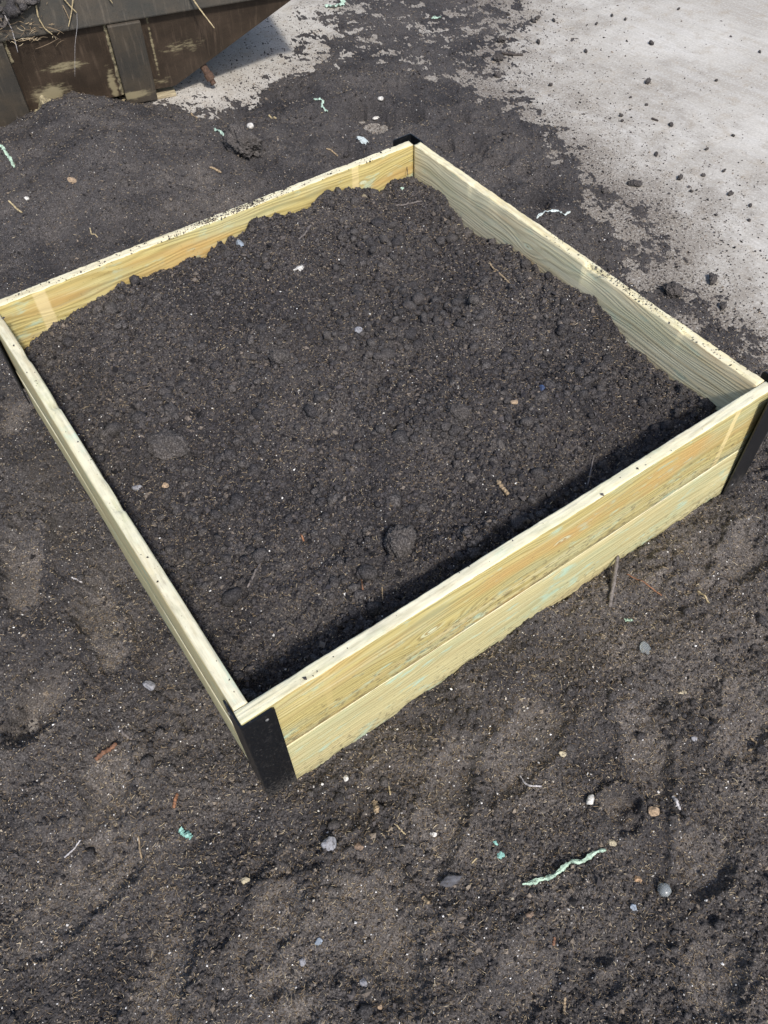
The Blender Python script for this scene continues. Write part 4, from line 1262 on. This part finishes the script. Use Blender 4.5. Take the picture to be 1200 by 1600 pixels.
# -- twigs, roots and wood chips
twig('thick grey stick leaning in the soil against the front board', [(961, 880), (958, 905), (952, 950)], .0085, WOODS['grey'], 'stick', 'stick', ends=(.022, 0))
twig('reddish brown stick on the soil left of the near corner', [(150, 1188), (183, 1163)], .0085, WOODS['brown'], 'stick', 'stick')
twig('orange bark splinter below the left end of the near bracket', [(272, 1263), (277, 1240)], .006, WOODS['red'], 'bark_splinter', 'bark splinter')
twig('thin upright brown twig in the left foreground', [(216, 1306), (222, 1342)], .0032, WOODS['tan'])
twig('slender grey-tan twig at the far left of the foreground', [(101, 1340), (127, 1313)], .003, WOODS['pale'])
twig('short grey splinter above the reddish brown stick', [(191, 1146), (206, 1155)], .005, WOODS['grey'], 'splinter', 'splinter')
twig('forked-looking grey twig inside the bed near the left board', [(387, 920), (399, 895), (414, 861)], .0042, WOODS['grey'], bed=1)
twig('straight pale twig beside the right board inside the bed', [(765, 410), (799, 447)], .0042, WOODS['tan'], bed=1)
twig('dark twig lying near the far corner inside the bed', [(618, 322), (659, 315)], .0042, WOODS['grey'], bed=1)
twig('short brown twig below the back board inside the bed', [(467, 374), (486, 352)], .0042, WOODS['grey'], bed=1)
twig('thin brown twig by the front board inside the bed', [(564, 906), (569, 933)], .0035, WOODS['brown'], bed=1)
twig('small upright splinter by the front board inside the bed', [(597, 918), (598, 937)], .003, WOODS['tan'], bed=1)
twig('dark twig stub by the front board in the right half of the bed', [(928, 712), (918, 760)], .0035, WOODS['grey'], bed=1)
twig('pale splinter above the front board inside the bed', [(470, 835), (475, 847)], .004, WOODS['red'], 'splinter', 'splinter', bed=1)
twig('splintered wood chip near the front board in the right half of the bed', [(776, 754), (794, 774)], .008, WOODS['tan'], 'wood_chip', 'wood chip', bed=1, wob=.4)
twig('dark grass blade bent up in the far corner of the bed', [(640, 290), (637, 284), (636, 277)], .002, WOODS['dark'], 'grass_blade', 'grass blade', bed=1, ends=(0, .03))
twig('curved pale root in the foreground below the front board', [(812, 1212), (818, 1223), (829, 1229), (846, 1229)], .0036, WOODS['pale'], 'root', 'root')
twig('straight pale grey splinter right of the tan lump', [(1050, 1245), (1062, 1266)], .0055, WOODS['pale'], 'splinter', 'splinter')
twig('thin straw on the soil at the far left below the skip', [(14, 315), (35, 333)], .0055, WOODS['straw'], 'straw', 'straw')
twig('tan wood chip on the mound below the skip lug', [(328, 263), (346, 271)], .007, WOODS['tan'], 'wood_chip', 'wood chip')
twig('brown wood chip on the soil edge under the skip lug', [(299, 178), (310, 186)], .007, WOODS['tan'], 'wood_chip', 'wood chip')
twig('pale splinter on the mound right of the white stone', [(419, 184), (432, 187)], .006, WOODS['straw'], 'splinter', 'splinter')
twig('curly yellow straw on the soil behind the back board at left', [(141, 357), (143, 367), (148, 366), (153, 372)], .0035, WOODS['straw'], 'straw', 'straw')
twig('looped brown root in the hollow behind the back board', [(510, 236), (517, 235), (523, 239), (528, 245)], .005, WOODS['tan'], 'root', 'root')
twig('long reddish root in the dry soil right of the grey stick', [(979, 898), (1000, 908), (1016, 918), (1034, 931)], .003, WOODS['red'], 'root', 'root')
twig('pale bent straw in the dry soil under the right end of the front board', [(1090, 924), (1099, 931), (1108, 943)], .004, WOODS['straw'], 'straw', 'straw')
twig('curled pinkish root at the right edge of the foreground', [(1172, 1153), (1181, 1161), (1180, 1170), (1168, 1173)], .004, WOODS['tan'], 'root', 'root')
twig('grey-tan wood chip below the front board near the bracket', [(585, 1254), (590, 1270)], .009, WOODS['tan'], 'wood_chip', 'wood chip', wob=.4)
twig('thin straw in the foreground right of the angular stone', [(616, 1287), (634, 1304)], .0028, WOODS['straw'], 'straw', 'straw')
twig('upright tan twig at the bottom right of the foreground', [(883, 1558), (881, 1587)], .004, WOODS['tan'])
twig('short brown twig at the bottom right near the cracks', [(866, 1465), (864, 1477)], .005, WOODS['brown'])
twig('thin tan straw right of centre above the slate piece', [(606, 1221), (610, 1243)], .003, WOODS['straw'], 'straw', 'straw')
twig('pale thin straw by the pair of turquoise chips', [(736, 1350), (747, 1339)], .0026, WOODS['straw'], 'straw', 'straw')
twig('splintered tan chip below the slate piece', [(660, 1402), (670, 1412)], .006, WOODS['tan'], 'wood_chip', 'wood chip')
twig('thin root on the soil outside the left board', [(112, 902), (129, 911)], .0035, WOODS['pale'], 'root', 'root')
twig('grey splinter in the soil low outside the left board', [(193, 1146), (190, 1140)], .003, WOODS['grey'], 'splinter', 'splinter')
twig('dark twig on the concrete beyond the right board', [(1018, 186), (1028, 190)], .007, WOODS['dark'])
twig('dark flattened twig at the soil edge beyond the far corner', [(784, 84), (800, 87), (817, 87)], .010, WOODS['dark'])

# -- straws hanging from the skip's load
def hang(label, pts, w, mat, d=SK_LEAN + .034, d1=None):
    P = []
    for i, (px, py) in enumerate(pts):
        v = ray(px, py)
        dd = d + ((d1 if d1 is not None else d) - d) * i / max(1, len(pts) - 1)
        k = ((SK_B + SK_N * dd - CAM) @ SK_N) / (v @ SK_N)
        P.append(CAM + v * k)
    P = path_smooth(P, 24)
    V, F = tube(P, np.linspace(w / 2, w * .3, len(P)), 7, True, .15)
    return place('hanging_straw', V, F, mat, label, 'straw')
hang('long stiff yellow straw sticking out over the skip rim', [(290, -18), (312, 14), (335, 44)], .0065, WOODS['straw'], d1=SK_LEAN + .09)
hang('curved yellow straw drooping over the left part of the skip rim', [(56, 8), (60, 28), (70, 45), (82, 54)], .006, WOODS['straw'])
hang('white wiry root hanging over the skip rim at the far left', [(6, 20), (12, 34), (18, 44), (23, 62), (28, 82)], .004, WOODS['pale'])
hang('pale straw hanging straight down the rim right of the curved one', [(114, 0), (112, 18), (107, 42)], .005, WOODS['straw'])
hang('short pale straw slanting across the skip rim', [(98, -4), (108, 8), (120, 20)], .005, WOODS['straw'])
hang('thin crossing straw beside the straight hanging one', [(98, 8), (104, 20), (108, 30)], .004, WOODS['tan'])
hang('stub of straw slanting at the top of the skip rim', [(30, -6), (36, 4), (43, 15)], .005, WOODS['tan'])
hang('short straw tip over the rim right of the middle post', [(168, -8), (172, 0), (176, 5)], .005, WOODS['straw'])
hang('fine pale root thread hanging down in front of the skip side', [(120, 20), (121, 40), (117, 70), (117, 120)], .0014, WOODS['pale'], d=SK_LEAN + .03)
